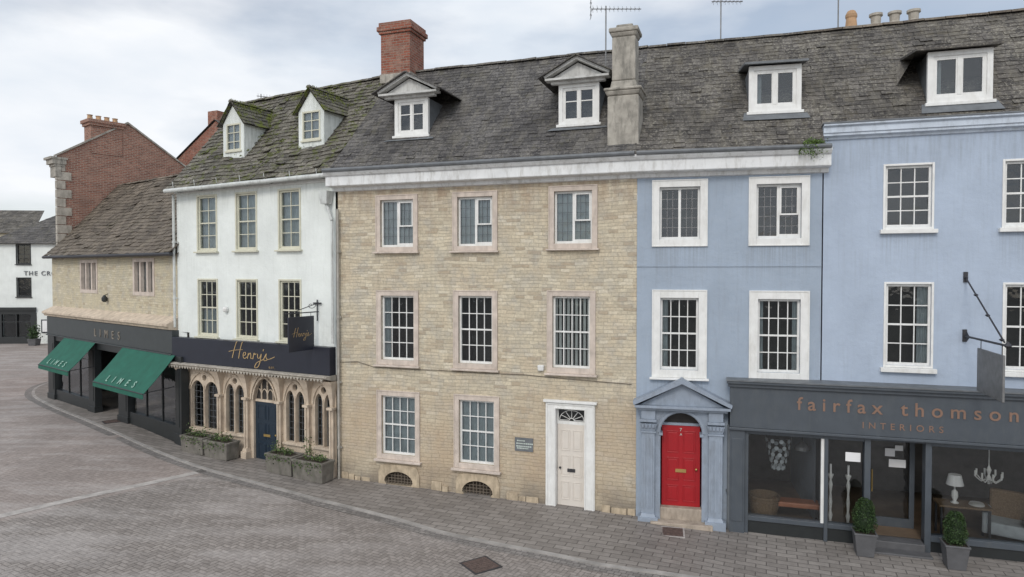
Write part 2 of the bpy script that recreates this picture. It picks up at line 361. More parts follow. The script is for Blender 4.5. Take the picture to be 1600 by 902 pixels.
def script_sign(parent,x,z,sx,y,mat,w=.018,ydir=(1,0,0),name='lettering',wide=1.0):
    mb=MB(); ex=Vector(ydir).normalized()
    for st in SCRIPT:
        P=[Vector((p[0]*wide,p[1])) for p in st]; P=[P[0]*2-P[1]]+P+[P[-1]*2-P[-2]]
        pts=[]
        for i in range(1,len(P)-2):
            for k in range(8):
                t=k/8; a,b,c,d=P[i-1],P[i],P[i+1],P[i+2]
                pts.append(.5*((2*b)+(c-a)*t+(2*a-5*b+4*c-d)*t*t+(3*b-a-3*c+d)*t**3))
        pts.append(P[-2]); L=[];R=[]
        for i,p in enumerate(pts):
            d=(pts[min(i+1,len(pts)-1)]-pts[max(i-1,0)]); d=d.normalized() if d.length>0 else Vector((1,0)); nn=Vector((-d.y,d.x))
            ww=w*(.45+.65*abs(d.y)); 
            for lst,sg in ((L,1),(R,-1)):
                qv=p*sx+nn*ww*sg; lst.append(Vector((x,y,z))+ex*qv.x+Vector((0,0,qv.y)))
        n=len(pts)
        mb.add(L+R,[(i,n+i,n+i+1,i+1) for i in range(n-1)])
    o=mb.build(name,mat,parent); m=o.modifiers.new('thick','SOLIDIFY'); m.thickness=.006; m.offset=0; return o
# ------------------------------------------------------------------ roof
def roof(name,parent,A,B,C,D,w,ex,th,mat,jit=1.0,label=None,sag=0):
    A,B,C,D=map(Vector,(A,B,C,D)); N=(B-A).cross(D-A).normalized()
    if N.z<0: N=-N
    sl=((D-A).length+(C-B).length)/2; rows=max(2,int(sl/ex)); mb=MB(); tone=[]
    def S(a,v,p):
        return p-N*(sag*math.sin(math.pi*min(1,max(0,a)))*math.sin(math.pi*min(1,max(0,v)))+sag*.35*math.sin(a*17+v*5))
    mb.add([A-N*(.03+sag*1.4),B-N*(.03+sag*1.4),C-N*(.03+sag*1.4),D-N*(.03+sag*1.4)],[(0,1,2,3)]); tone.append(.1)
    for i in range(rows):
        v0=i/rows-.02/sl; v1=(i+1.25)/rows
        if v1>1: v1=1
        l0=A.lerp(D,v0);r0=B.lerp(C,v0);l1=A.lerp(D,v1);r1=B.lerp(C,v1); W=(r0-l0).length
        s=-random.random()*w; ww=w*(1-.25*i/rows) if jit>1 else w
        while s<W:
            tw=ww*random.uniform(.72,1.28) if jit>1 else ww*random.uniform(.9,1.1)
            a=max(0,s)/W; b=min(W,s+tw-.006)/W; s+=tw
            if b-a<.02/W: continue
            j=random.uniform(-.012,.012)*jit; slip=(random.random()<.012)*.05; j+=slip; lift=th*random.uniform(.8,1.5)*(1+(random.random()<.05)*1.0)
            dn=(l0-l1).normalized()
            p0=S(a,v0,l0.lerp(r0,a)+dn*j); p1=S(b,v0,l0.lerp(r0,b)+dn*(j+random.uniform(-.004,.004)*jit)); p2=S(b,v1,l1.lerp(r1,b)); p3=S(a,v1,l1.lerp(r1,a))
            t0=random.uniform(-.3,.3)*th
            vs=[p0+N*(lift+t0),p1+N*(lift-t0),p2+N*th*.15,p3+N*th*.15,p0+N*(lift+t0-th),p1+N*(lift-t0-th),p2-N*.01,p3-N*.01]
            mb.add(vs,[(0,1,2,3),(4,5,1,0),(5,6,2,1),(7,4,0,3)])
            tn=min(1,max(0,random.gauss(.42,.24))); tone+=[tn,tn*.5,tn*.6,tn*.6]
    return mb.build(name,mat,parent,tone=tone,label=label)
def ridge(name,parent,C,D,mat,r=.09,step=.45):
    C=Vector(C);D=Vector(D);mb=MB();tone=[]; L=(D-C).length;n=max(1,int(L/step)); d=(D-C).normalized(); side=d.cross(Vector((0,0,1))).normalized()
    for i in range(n):
        a=C+d*(i*L/n); b=C+d*((i+1)*L/n-.012); o=random.uniform(-.014,.014); o2=random.uniform(-.014,.014)
        vs=[]
        for p,oo in ((a,o),(b,o2)):
            for k in range(5):
                an=math.pi*(k/4); vs.append(p+side*math.cos(an)*r*1.3+Vector((0,0,math.sin(an)*r-.03+oo)))
        mb.add(vs,[(k,k+1,5+k+1,5+k) for k in range(4)]+[(0,1,2,3,4),(9,8,7,6,5)]); t=random.random(); tone+=[t]*6
    return mb.build(name,mat,parent,tone=tone)
# ------------------------------------------------------------------ windows
def interior(parent,x0,x1,z0,z1,y0=.2,y1=.9,mat=None):
    mb=MB(); mb.add([(x0,y0,z0),(x1,y0,z0),(x1,y1,z0),(x0,y1,z0),(x0,y0,z1),(x1,y0,z1),(x1,y1,z1),(x0,y1,z1)],
        [(0,1,2,3),(7,6,5,4),(1,5,6,2),(2,6,7,3),(3,7,4,0)])
    return mb.build('interior',mat or M['inside'],parent)
def curtain(parent,kind,x0,x1,z0,z1,y=.17):
    mb=MB()
    def wavy(a,b,za,zb,amp=.02,per=.07):
        n=max(4,int((b-a)/.012)); vs=[]
        for i in range(n+1):
            x=a+(b-a)*i/n; yy=y+amp*math.sin(x/per*6.28+math.sin(x*9)); vs+=[(x,yy,za),(x,yy,zb)]
        mb.add(vs,[(2*i,2*i+2,2*i+3,2*i+1) for i in range(n)])
    mat=M['net']
    if kind=='net': wavy(x0,x1,z0,z1,.009,.13)
    elif kind=='half': wavy(x0,x1,z0,z0+(z1-z0)*.5,.009,.13)
    elif kind=='sides':
        w=(x1-x0)*.14; wavy(x0,x0+w,z0,z1); wavy(x1-w*1.1,x1,z0,z1)
    elif kind=='right': wavy(x1-(x1-x0)*.27,x1,z0,z1)
    elif kind=='left': wavy(x0,x0+(x1-x0)*.20,z0,z1)
    elif kind=='blinds':
        mat=M['blind']; n=9
        for i in range(n):
            a=x0+(x1-x0)*(i+.15)/n; mb.add([(a,y-.015,z0+.05),(a+.055,y+.02,z0+.05),(a+.055,y+.02,z1),(a,y-.015,z1)],[(0,1,2,3)])
    return mb.build('curtain',mat,parent)
def window(parent,x0,x1,z0,z1,sw=.1,smat='white',fmat='white',cols=3,rows=4,kind='sash',cur=None,sill=True,proud=.04,rec=.09,wb=None,sillw=.06,label=None,leadw=.004,leadm='lead',lip=True):
    W=x1-x0;H=z1-z0; mb=MB(); wb=sw if wb is None else wb
    mb.ring(0,W,0,H,sw,-proud,.02,wb=wb)
    if lip: mb.ring(-.012,W+.012,-.010,H+.012,.028,-proud-.014,.019,wb=0 if sill else .03)
    w=mb.build('window',M[smat],parent,(x0,0,z0),label=label); bevel(w,.006)
    a,b,c,d=sw,W-sw,wb,H-sw
    y=rec; fb=MB(); fw=.05
    fb.ring(a,b,c,d,fw,y-.02,y+.06,wb=.06,mi=0)
    ia,ib,ic,id_=a+fw,b-fw,c+.06,d-fw
    if kind=='sash':
        mid=(ic+id_)/2; fb.box(ia,ib,y-.005,y+.045,mid-.02,mid+.02)
        for i in range(1,cols): xx=ia+(ib-ia)*i/cols; fb.box(xx-.011,xx+.011,y+.004,y+.035,ic,id_)
        for i in range(1,rows):
            zz=ic+(id_-ic)*i/rows
            if abs(zz-mid)<.05: continue
            fb.box(ia,ib,y+.006,y+.033,zz-.011,zz+.011)
        f=fb.build('frame',M[fmat],w)
    else:
        mx=(ia+ib)/2+.0; fb.box(mx-.03,mx+.03,y-.01,y+.05,ic,id_)
        if kind=='opener':
            fb.ring(mx+.03,ib,ic+(id_-ic)*.42,id_,.035,y-.03,y+.04)
            fb.box(mx+.03,ib,y-.02,y+.03,ic,ic+.04)
        f=fb.build('frame',M[fmat],w)
        lb=MB()
        for (p,r) in ((ia,mx-.03),(mx+.03,ib)):
            for i in range(1,cols): xx=p+(r-p)*i/cols; lb.box(xx-leadw,xx+leadw,y+.008,y+.03,ic,id_)
            for i in range(1,rows): zz=ic+(id_-ic)*i/rows; lb.box(p,r,y+.01,y+.028,zz-leadw,zz+leadw)
        lb.build('glazing_lead',M[leadm],w)
    g=MB(); g.add([(ia-.01,y+.02,ic-.01),(ib+.01,y+.02,ic-.01),(ib+.01,y+.02,id_+.01),(ia-.01,y+.02,id_+.01)],[(0,1,2,3)]); g.build('glass',M['glass'],w)
    interior(w,a-.003,b+.003,c-.003,d+.003)
    if cur: curtain(w,cur,a+.01,b-.01,c+.01,d-.01)
    if sill:
        s=MB(); s.box(-.06,W+.06,-proud-.09,.015,-sillw,-.003); bevel(s.build('sill',M[smat],w),.008)
    return (x0+a-.003,x0+b+.003,z0+c-.003,z0+d+.003)
def rect(r): a,b,c,d=r; return [(a,c),(b,c),(b,d),(a,d)]
def doorleaf(parent,x0,x1,z0,z1,y,mat,rows=((.08,.30),(.36,.62),(.68,.93)),letter=True,hx=None,name='door',hmat='brass'):
    W=x1-x0;H=z1-z0; mb=MB(); mb.box(0,W,0,.045,0,H)
    for r0,r1 in rows:
        for a,b in ((.12,.45),(.55,.88)):
            mb.ring(W*a,W*b,H*r0,H*r1,.018,-.014,.001); mb.box(W*a+.045,W*b-.045,-.01,.001,H*r0+.045,H*r1-.045)
    d=mb.build(name,mat,parent,(x0,y,z0)); bevel(d,.004)
    k=MB(); hz=H*.47; hx=W*.9 if hx is None else hx
    k.lathe((0,0,0),[(.012,0),(.012,.03),(.028,.04),(.03,.06),(.012,.075)],10); ho=k.build('handle',M[hmat],d,(hx,-.002,hz),smooth=True); ho.rotation_euler=(math.pi/2,0,0)
    if letter:
        l=MB(); l.box(W*.36,W*.64,-.022,-.0,H*.42,H*.46); l.build('letterbox',M[hmat],d)
    return d
def pipe(parent,x,y,z0,z1,mat,r=.04,hop=None,name='downpipe'):
    mb=MB(); mb.cyl((x,y,z0),(x,y,z1),r,n=12)
    z=z0+.9
    while z<z1-.2: mb.cyl((x,y,z),(x,y,z+.07),r*1.3,n=12); mb.box(x-.07,x+.07,y+.02,y+.05,z+.01,z+.06); z+=1.8
    if hop: mb.taper(x-.09,x+.09,y-.07,y+.07,z1,z1+.22,.06)
    return mb.build(name,mat,parent,smooth=False)
def leaves(name,mat,parent,pts,n,size,loc=None,label=None):
    mb=MB();tone=[]
    for i in range(n):
        p=Vector(pts()); d=Vector((random.gauss(0,1),random.gauss(0,1),random.gauss(0,1)+.3)).normalized(); t=d.orthogonal().normalized(); 
        t=(Matrix.Rotation(random.random()*6.28,3,d)@t); b=d.cross(t); s=size*random.uniform(.6,1.4)
        mb.add([p-t*s,p-b*s*.55,p+t*s,p+b*s*.55],[(0,1,2,3)]); tone.append(min(1,max(0,random.gauss(.45,.3))))
    return mb.build(name,mat,parent,loc,tone=tone,label=label)
def arch(x0,x1,z0,zs,zt,n=8):
    xm=(x0+x1)/2; P=[(x0,z0),(x1,z0)]; k=math.pi/2*.92
    for i in range(n+1): t=i/n; P.append((x1+(xm-x1)*t**1.6, zs+(zt-zs)*math.sin(t*k)/math.sin(k)))
    for i in range(n-1,-1,-1): t=i/n; P.append((x0+(xm-x0)*t**1.6, zs+(zt-zs)*math.sin(t*k)/math.sin(k)))
    return P
def rarch(x0,x1,z0,zs,n=14):
    xm=(x0+x1)/2;r=(x1-x0)/2; P=[(x0,z0),(x1,z0)]
    for i in range(n+1): a=math.pi*i/n; P.append((xm+r*math.cos(a),zs+r*math.sin(a)))
    return P
def body(parent,f,depth,ze,mat,rp,x0=0,x1=None,name='rear_wall'):
    x1=f.L if x1 is None else x1; mb=MB()
    yr,zr=rp
    mb.add([(x0,.25,-.4),(x0,depth,-.4),(x0,depth,ze),(x0,yr,zr-.1),(x0,.25,ze)],[(0,1,2,3,4)])
    mb.add([(x1,.25,-.4),(x1,depth,-.4),(x1,depth,ze),(x1,yr,zr-.1),(x1,.25,ze)],[(4,3,2,1,0)])
    mb.add([(x0,depth,-.4),(x1,depth,-.4),(x1,depth,ze),(x0,depth,ze)],[(3,2,1,0)])
    return mb.build(name,mat,parent)
def seam(k1,k2,c):
    n=(FR[k1].n+FR[k2].n).normalized(); return Vector(c),n
sHS=seam('HE','ST',(-4.84,18.885)); sSB=seam('ST','BL',(2.96,16.2)); sBR=seam('BL','BR',(6.93,15.3))
def sp(s,t,z): p=s[0]+s[1]*t; return (p.x,p.y,z)
# ================================================================== STONE HOUSE
f=FR['ST']; ST=house('ST','stone_house','three-storey pale honey rubble stone house with slate roof and dormers')
L=f.L; hs=[]
for i,(a,b,c,d) in enumerate([(1.20,2.44,6.42,7.93),(3.46,4.68,6.42,7.93),(6.05,7.25,6.45,7.98)]):
    hs.append(window(ST,a,b,c,d,sw=.125,smat='trimstone',cols=3,rows=5,kind='opener',cur='net',sill=True,sillw=.045,proud=.03))
for i,(a,b,c,d) in enumerate([(1.21,2.45,3.38,5.37),(3.48,4.68,3.38,5.39),(6.01,7.21,3.38,5.41)]):
    hs.append(window(ST,a,b,c,d,sw=.13,smat='trimstone',cols=4,rows=4,cur=['left',None,'blinds'][i],sill=True,sillw=.05,proud=.03))
for i,(a,b,c,d) in enumerate([(1.21,2.48,.82,2.67),(3.49,4.73,.78,2.69)]):
    hs.append(window(ST,a,b,c,d,sw=.13,smat='trimstone',cols=4,rows=4,cur='net',sill=True,sillw=.06,proud=.03))
hs=[rect(r) for r in hs]
hs.append([(6.22,.02),(6.98,.02),(6.98,2.52),(6.22,2.52)])
cell=[(1.42,2.28,.14,.50),(3.71,4.56,.10,.48)]
def segarch(a,b,c,d,n=12):
    xm=(a+b)/2; m=c+.08; return [(a+.06,c),(b-.06,c)]+[(xm+(b-a)/2*math.cos(math.pi*i/n),m+(d-m)*math.sin(math.pi*i/n)) for i in range(n+1)]
for c in cell: hs.append(segarch(*c))
mb=MB(); mb.panel([(0,-.3),(L,-.3),(L,8.2),(0,8.2)],hs,0,.2); mb.build('wall',M['stone'],ST)
body(ST,f,6.0,8.2,M['limestone'],(3,12.0))
M['cellstone']=plain('worn_honey_stone',(.49,.40,.285),.9,.3,5,.5,dirt=(.18,.14,.10),dirtamt=.7)
for c in cell:
    g=MB(); a,b,z0,z1=c; 
    outer=[(a-.17,z0-.16),(b+.19,z0-.16),(b+.19,z1-.05),(b+.12,z1+.15),(b-.15,z1+.19),(a+.2,z1+.18),(a-.1,z1+.14),(a-.17,z1-.04)]
    g.panel(outer,[segarch(a,b,z0,z1)],-.035,.05,rim=True); cs=g.build('cellar_opening',M['cellstone'],ST); 
    r=MB(); r.add([(a-.05,.16,z0-.05),(b+.05,.16,z0-.05),(b+.05,.16,z1+.05),(a-.05,.16,z1+.05)],[(0,1,2,3)]); r.build('cellar_recess',M['cellar'],cs)
    r=MB()
    for i in range(1,9): x=a+(b-a)*i/9; r.cyl((x,.05,z0),(x,.05,z0+.08+(z1-z0-.1)*math.sin(math.pi*i/9)),.010,n=6)
    for i in range(1,4): z=z0+(z1-z0)*i/4.6; r.cyl((a+.03*i,.05,z),(b-.03*i,.05,z),.008,n=6)
    r.build('grille',M['cable'],cs)
g=MB(); x=.05
while x<L-.1:
    w_=random.uniform(.18,.42)
    if not (6.0-w_<x<7.1+.1) and not any(a-.2-w_<x<b+.2 for a,b,_,_ in cell):
        g.taper(x,min(x+w_-.015,L-.01),-random.uniform(.02,.075),.01,-.2,gz(-4.8+x*.946)+random.uniform(.12,.26),-.008)
    x+=w_
bevel(g.build('footing',M['cellstone'],ST),.012)
g=MB(); g.panel([(5.98,.0),(7.22,.0),(7.22,2.66),(5.98,2.66)],[[(6.24,.03),(6.96,.03),(6.96,2.5),(6.24,2.5)]],-.06,.2,rim=True)
g.box(5.93,7.27,-.12,.01,2.662,2.72); g.ring(6.2,7.0,.03,2.54,.03,-.085,-.05,wb=0); g.ring(6.0,7.2,.0,2.64,.035,-.08,-.055,wb=0)
ds=g.build('door_surround',M['white'],ST); bevel(ds,.006)
g=MB(); g.box(6.24,6.96,.10,.14,2.1,2.15); g.ring(6.24,6.96,2.15,2.5,.03,.1,.14); cx=6.6
for i in range(7):
    an=math.pi*i/6; g.cyl((cx+.06*math.cos(an),.12,2.2+.05*math.sin(an)),(cx+.31*math.cos(an),.12,2.2+.24*math.sin(an)),.008,n=5)
for rr in (.06,.31):
    for i in range(10):
        a0=math.pi*i/10;a1=math.pi*(i+1)/10; g.cyl((cx+rr*math.cos(a0),.12,2.2+rr*.8*math.sin(a0)),(cx+rr*math.cos(a1),.12,2.2+rr*.8*math.sin(a1)),.009,n=5)
fl=g.build('fanlight',M['white'],ST)
g=MB(); g.add([(6.24,.13,2.15),(6.96,.13,2.15),(6.96,.13,2.5),(6.24,.13,2.5)],[(0,1,2,3)]); g.build('glass',M['glass'],fl)
interior(fl,6.22,6.98,2.1,2.52)
doorleaf(ST,6.245,6.955,.06,2.1,.1,M['doorwhite'],hx=.08,hmat='iron')
g=MB(); g.box(6.1,7.1,-.22,.1,-.1,.055); bevel(g.build('doorstep',M['step'],ST),.015)
g=MB(); g.box(5.16,5.64,-.025,.005,1.36,1.70); pl=g.build('plaque',M['lead'],ST)
g=MB()
for z,a,b in ((1.61,5.22,5.42),(1.54,5.20,5.60),(1.47,5.20,5.56),(1.42,5.22,5.50)):
    x=a
    while x<b: w_=random.uniform(.018,.05); g.box(x,x+w_,-.028,-.024,z,z+.03); x+=w_+.012
g.build('engraved_lines',M['offwhite'],pl)
g=MB(); g.taper(5.78,5.92,-.08,.0,3.42,3.56,.015); bevel(g.build('alarm_box',M['white'],ST),.02)
g=MB(); pts=[(0.02,3.38),(.6,3.42),(1.1,3.3),(2.0,3.28),(3.0,3.30),(4.2,3.28),(5.4,3.30),(6.2,3.26),(8.1,3.2)]
for a,b in zip(pts,pts[1:]): g.cyl((a[0],-.02,a[1]),(b[0],-.02,b[1]),.009,n=6)
g.build('cable',M['cable'],ST)
corn=[(0,8.08),(-.06,8.10),(-.08,8.18),(-.28,8.20),(-.30,8.22),(-.30,8.46),(-.35,8.48),(-.40,8.54),(-.40,8.60),(0,8.60)]
g=MB(); g.extr(corn,-.1,L,e1=.055,e0=.3); co_=g.build('cornice',M['cornwhite'],ST)
g=MB(); g.cyl((-.2,-.42,8.62),(L,-.42,8.62),.055,n=8); g.build('gutter',M['lead'],ST)
pA=f.l(sp(sHS,-.36,8.62)); pB=f.l(sp(sSB,-.36,8.62)); pC=f.l(sp(sSB,3.0,12.1)); pD=f.l(sp(sHS,3.0,12.1))
roof('roof',ST,pA,pB,pC,pD,.24,.155,.012,M['slate'],sag=.025)
g=MB(); g.add([pD,pC,f.l(sp(sSB,6.2,8.4)),f.l(sp(sHS,6.2,8.4))],[(0,1,2,3)]); g.build('rear_roof',M['slate'],ST,tone=[.5])
ridge('ridge_tiles',ST,pD,pC,M['slate2'])
def roof_y(z,z0=8.62,m=(12.1-8.62)/3.36,y0=-.36): return y0+(z-z0)/m
def dormer_ped(parent,cx,yf,z0,w,h,ow,ph,label=None):
    z1=z0+h; mb=MB(); hw=w/2
    mb.panel([(cx-hw,z0-.05),(cx+hw,z0-.05),(cx+hw,z1),(cx-hw,z1)],[[(cx-hw+.1,z0+.08),(cx+hw-.1,z0+.08),(cx+hw-.1,z1-.08),(cx-hw+.1,z1-.08)]],yf,.1,rim=True)
    mb.box(cx-hw-.05,cx+hw+.05,yf-.06,yf+.05,z0-.07,z0-.0)
    d=mb.build('dormer',M['white'],parent,label=label); bevel(d,.006)
    a,b,c,e=cx-hw+.1,cx+hw-.1,z0+.08,z1-.08
    g=MB(); g.ring(a,b,c,e,.05,yf+.03,yf+.08); g.box(cx-.03,cx+.03,yf+.02,yf+.08,c+.05,e-.05)
    for p,r in ((a+.05,cx-.03),(cx+.03,b-.05)):
        g.ring(p,r,c+.05,e-.05,.025,yf+.035,yf+.07); m_=(c+e)/2+.08; g.box(p,r,yf+.04,yf+.065,m_-.012,m_+.012)
    g.build('frame',M['white'],d)
    g=MB(); g.add([(a,yf+.06,c),(b,yf+.06,c),(b,yf+.06,e),(a,yf+.06,e)],[(0,1,2,3)]); g.build('glass',M['glass'],d)
    interior(d,a-.05,b+.05,c-.05,e+.05,yf+.101,yf+.6)
    for sx,s in ((cx-hw+.02,1),(cx+hw-.02,-1)):
        yb=roof_y(z1+.02)+.15; g=MB()
        g.add([(sx,yf+.02,z0-.12),(sx,yf+.02,z1),(sx,yb,z1),(sx+.03*s,yf+.02,z0-.12),(sx+.03*s,yf+.02,z1),(sx+.03*s,yb,z1)],[(0,1,2),(5,4,3),(0,3,4,1),(1,4,5,2),(0,2,5,3)])
        g.build('cheek',M['lead'],d,fixn=True)
    g=MB(); o=ow/2; zt=z1+.07
    g.box(cx-o+.12,cx+o-.12,yf-.12,yf+.02,z1+.003,zt)
    g.box(cx-o+.0,cx+o,yf-.26,yf+.02,zt+.002,zt+.055)
    g.prism([(cx-o+.1,zt+.055),(cx+o-.1,zt+.055),(cx,zt+ph-.05)],yf-.10,yf-.02)
    for s in (1,-1):
        g.prism([(cx+s*o,zt+.058),(cx+s*(o+.03),zt+.11),(cx,zt+ph+.07),(cx,zt+ph-.01)][::s],yf-.27,yf-.06)
    g.build('pediment',M['bleached'],d,fixn=True)
    za=zt+ph+.10; ya=roof_y(za)+.15; o2=o+.16; zb=zt+.075; yb=roof_y(zb)+.1
    g=MB()
    for s in (1,-1):
        P=[(cx,yf-.36,za),(cx+s*o2,yf-.36,zb),(cx+s*o2,yb,zb),(cx,ya,za)]
        Q=[(x,y,z-.028) for x,y,z in P]
        g.add(P+Q,[(0,1,2,3),(7,6,5,4),(0,4,5,1),(1,5,6,2),(2,6,7,3)])
    g.build('dormer_roof',M['slate'],d,fixn=True,tone=[.4]*10)
    g=MB(); g.add([(cx-hw-.25,yf-.2,8.62+(yf-.2+.36)*1.0357+.05),(cx+hw+.25,yf-.2,8.62+(yf-.2+.36)*1.0357+.05),(cx+hw+.12,yf+.02,z0-.04),(cx-hw-.12,yf+.02,z0-.04)],[(0,1,2,3)])
    g.build('flashing',M['lead'],d)
    return d
dormer_ped(ST,1.95,.60,9.62,1.02,1.00,1.75,.50)
dormer_ped(ST,6.65,.57,9.60,1.04,1.00,1.62,.48)
g=MB(); cx=7.88
g.box(cx-.37,cx+.37,-.12,.60,8.5,10.05); g.taper(cx-.38,cx+.38,-.13,.61,10.05,10.16,.05); g.box(cx-.45,cx+.45,-.20,.68,10.16,10.23)
g.taper(cx-.32,cx+.32,-.07,.52,10.23,10.42,-.03); g.box(cx-.28,cx+.28,-.04,.48,10.42,11.45); g.taper(cx-.28,cx+.28,-.04,.48,11.45,11.55,.05); g.box(cx-.35,cx+.35,-.11,.55,11.55,11.66); g.box(cx-.2,cx+.2,.05,.4,11.66,11.77)
bevel(g.build('chimney',M['greystone'],ST,label='square rendered stone chimney stack with moulded caps'),.03)
g=MB(); cx=.42;cy=3.0
g.box(cx-.53,cx+.53,cy-.5,cy+.5,11.7,11.98,1); g.box(cx-.5,cx+.5,cy-.48,cy+.48,11.98,13.2); g.box(cx-.55,cx+.55,cy-.53,cy+.53,13.2,13.28); g.box(cx-.6,cx+.6,cy-.57,cy+.57,13.28,13.42); g.box(cx-.55,cx+.55,cy-.53,cy+.53,13.42,13.55)
g.lathe((cx-.25,cy,13.55),[(.15,0),(.13,.12),(.15,.14)],mi=1); g.lathe((cx+.2,cy,13.55),[(.15,0),(.13,.1),(.15,.12)],mi=1)
bevel(g.build('chimney',[M['brick'],M['greystone']],ST,label='weathered red brick chimney stack'),.012)
# ================================================================== BLUE HOUSE
f=FR['BL']; BL=house('BL','blue_house','narrow blue rendered townhouse with white windows and red door'); L=f.L; hs=[]
hs.append(window(BL,.36,1.60,6.48,8.02,sw=.16,cols=3,rows=5,kind='leaded',cur=None,sill=False,leadw=.007,leadm='galv'))
hs.append(window(BL,2.52,3.80,6.48,8.03,sw=.16,cols=3,rows=5,kind='opener',cur=None,sill=False,leadw=.007,leadm='galv'))
hs.append(window(BL,.37,1.60,3.40,5.45,sw=.18,cols=4,rows=4,cur='left',sill=True,sillw=.05))
hs.append(window(BL,2.55,3.82,3.40,5.44,sw=.18,cols=4,rows=4,cur='sides',sill=True,sillw=.05))
hs=[rect(r) for r in hs]; hs.append([(.5,.0),(1.56,.0),(1.56,2.62),(.5,2.62)])
g=MB(); g.panel([(0.003,-.4),(2.1,-.4),(2.1,2.7),(L,2.7),(L,8.2),(0.003,8.2)],hs,-.01,.2); g.build('wall',M['blue'],BL)
body(BL,f,5.6,8.2,M['blue'],(3,12.1),.02,L-.02)
g=MB(); g.box(.0,L,-.028,0,6.0,6.035); g.build('string_course',M['blue'],BL)
g=MB(); g.extr(corn,0.0,L+.12,e0=.055); g.build('cornice',M['cornwhite'],BL)
g=MB(); g.cyl((0,-.42,8.62),(L+.1,-.42,8.62),.05,n=8); g.build('gutter',M['lead'],BL)
pA=f.l(sp(sSB,-.36,8.62)); pB=f.l(sp(sBR,-.36,8.62)); pC=f.l(sp(sBR,3.05,12.2)); pD=f.l(sp(sSB,3.0,12.1))
roof('roof',BL,pA,pB,pC,pD,.24,.16,.013,M['slate2'],sag=.018)
g=MB(); g.add([pD,pC,f.l(sp(sBR,6.0,8.4)),f.l(sp(sSB,6.2,8.4))],[(0,1,2,3)]); g.build('rear_roof',M['slate'],BL,tone=[.5])
ridge('ridge_tiles',BL,pD,pC,M['slate2'])
g=MB(); P0,P1=.06,2.04
g.panel([(P0+.1,-.1),(P1-.1,-.1),(P1-.1,2.66),(P0+.1,2.66)],[rarch(.57,1.51,.0,2.13)],-.18,.30,rim=True)
for a in (P0,P1-.46):
    g.box(a,a+.46,-.34,-.0,-.12,.14); g.taper(a+.05,a+.41,-.31,0,.14,.22,-.03)
    g.box(a+.08,a+.38,-.26,-.0,.22,2.12)
    for k in (.13,.21,.29): g.box(a+k,a+k+.04,-.272,-.259,.34,2.0)
    g.box(a+.05,a+.41,-.29,0,2.123,2.16); g.taper(a+.08,a+.38,-.26,0,2.163,2.34,.05); g.box(a+.04,a+.42,-.31,0,2.38,2.44)
    g.box(a+.07,a+.39,-.27,0,2.443,2.65)
    for i in range(4): g.cyl((a+.11+.08*i,-.30,2.25),(a+.11+.08*i,-.30,2.33),.03,n=6)
g.box(P0-.02,P1+.02,-.32,0,2.663,2.72); g.box(P0-.08,P1+.08,-.40,0,2.723,2.78); pm=(P0+P1)/2
g.prism([(P0+.05,2.78),(P1-.05,2.78),(pm,3.28)],-.24,-.0)
for s in (1,-1):
    o=(P1-P0)/2+.1; g.prism([(pm+s*o,2.783),(pm+s*(o+.02),2.86),(pm,3.42),(pm,3.31)][::s],-.42,-.0)
for rr,w_,dp in ((.49,.05,-.205),(.58,.02,-.195)):
    for i in range(16):
        a0=math.pi*i/16;a1=math.pi*(i+1)/16; vs=[]
        for yy in (dp,-.17):
            for (r_,an) in ((rr,a0),(rr+w_,a0),(rr+w_,a1),(rr,a1)): vs.append((1.04+r_*math.cos(an),yy,2.13+min(.51,r_*math.sin(an))))
        g.add(vs,[(0,1,2,3),(7,6,5,4),(0,4,5,1),(1,5,6,2),(2,6,7,3),(3,7,4,0)])
g.box(.53,.62,-.21,.1,2.06,2.12); g.box(1.46,1.55,-.21,.1,2.06,2.12)
bevel(g.build('portico',M['bluetrim'],BL,fixn=True,label='classical blue door surround with pediment and fluted pilasters'),.006)
g=MB(); g.add([(.5,.11,2.2),(1.56,.11,2.2),(1.56,.11,2.66),(.5,.11,2.66)],[(0,1,2,3)]); shade_panel=g.build('fanlight',M['inside'],BL)  # opaque dark plane painting the shaded recess above the red door
g=MB(); g.box(.56,1.52,.04,.10,2.26,2.32)
g.build('transom',M['bluetrim'],shade_panel)
rd=doorleaf(BL,.60,1.48,.34,2.26,.06,M['red'],rows=((.06,.26),(.32,.60),(.66,.93)))
lettering('7',.11,(.41,-.006,1.78),rd,M['offwhite']); lettering('A',.08,(.415,-.006,1.68),rd,M['offwhite'])
g=MB(); g.box(.52,1.56,-.12,.15,-.1,.34); g.box(.35,1.75,-.42,-.12,-.15,.08); bevel(g.build('doorstep',M['step'],BL),.02)
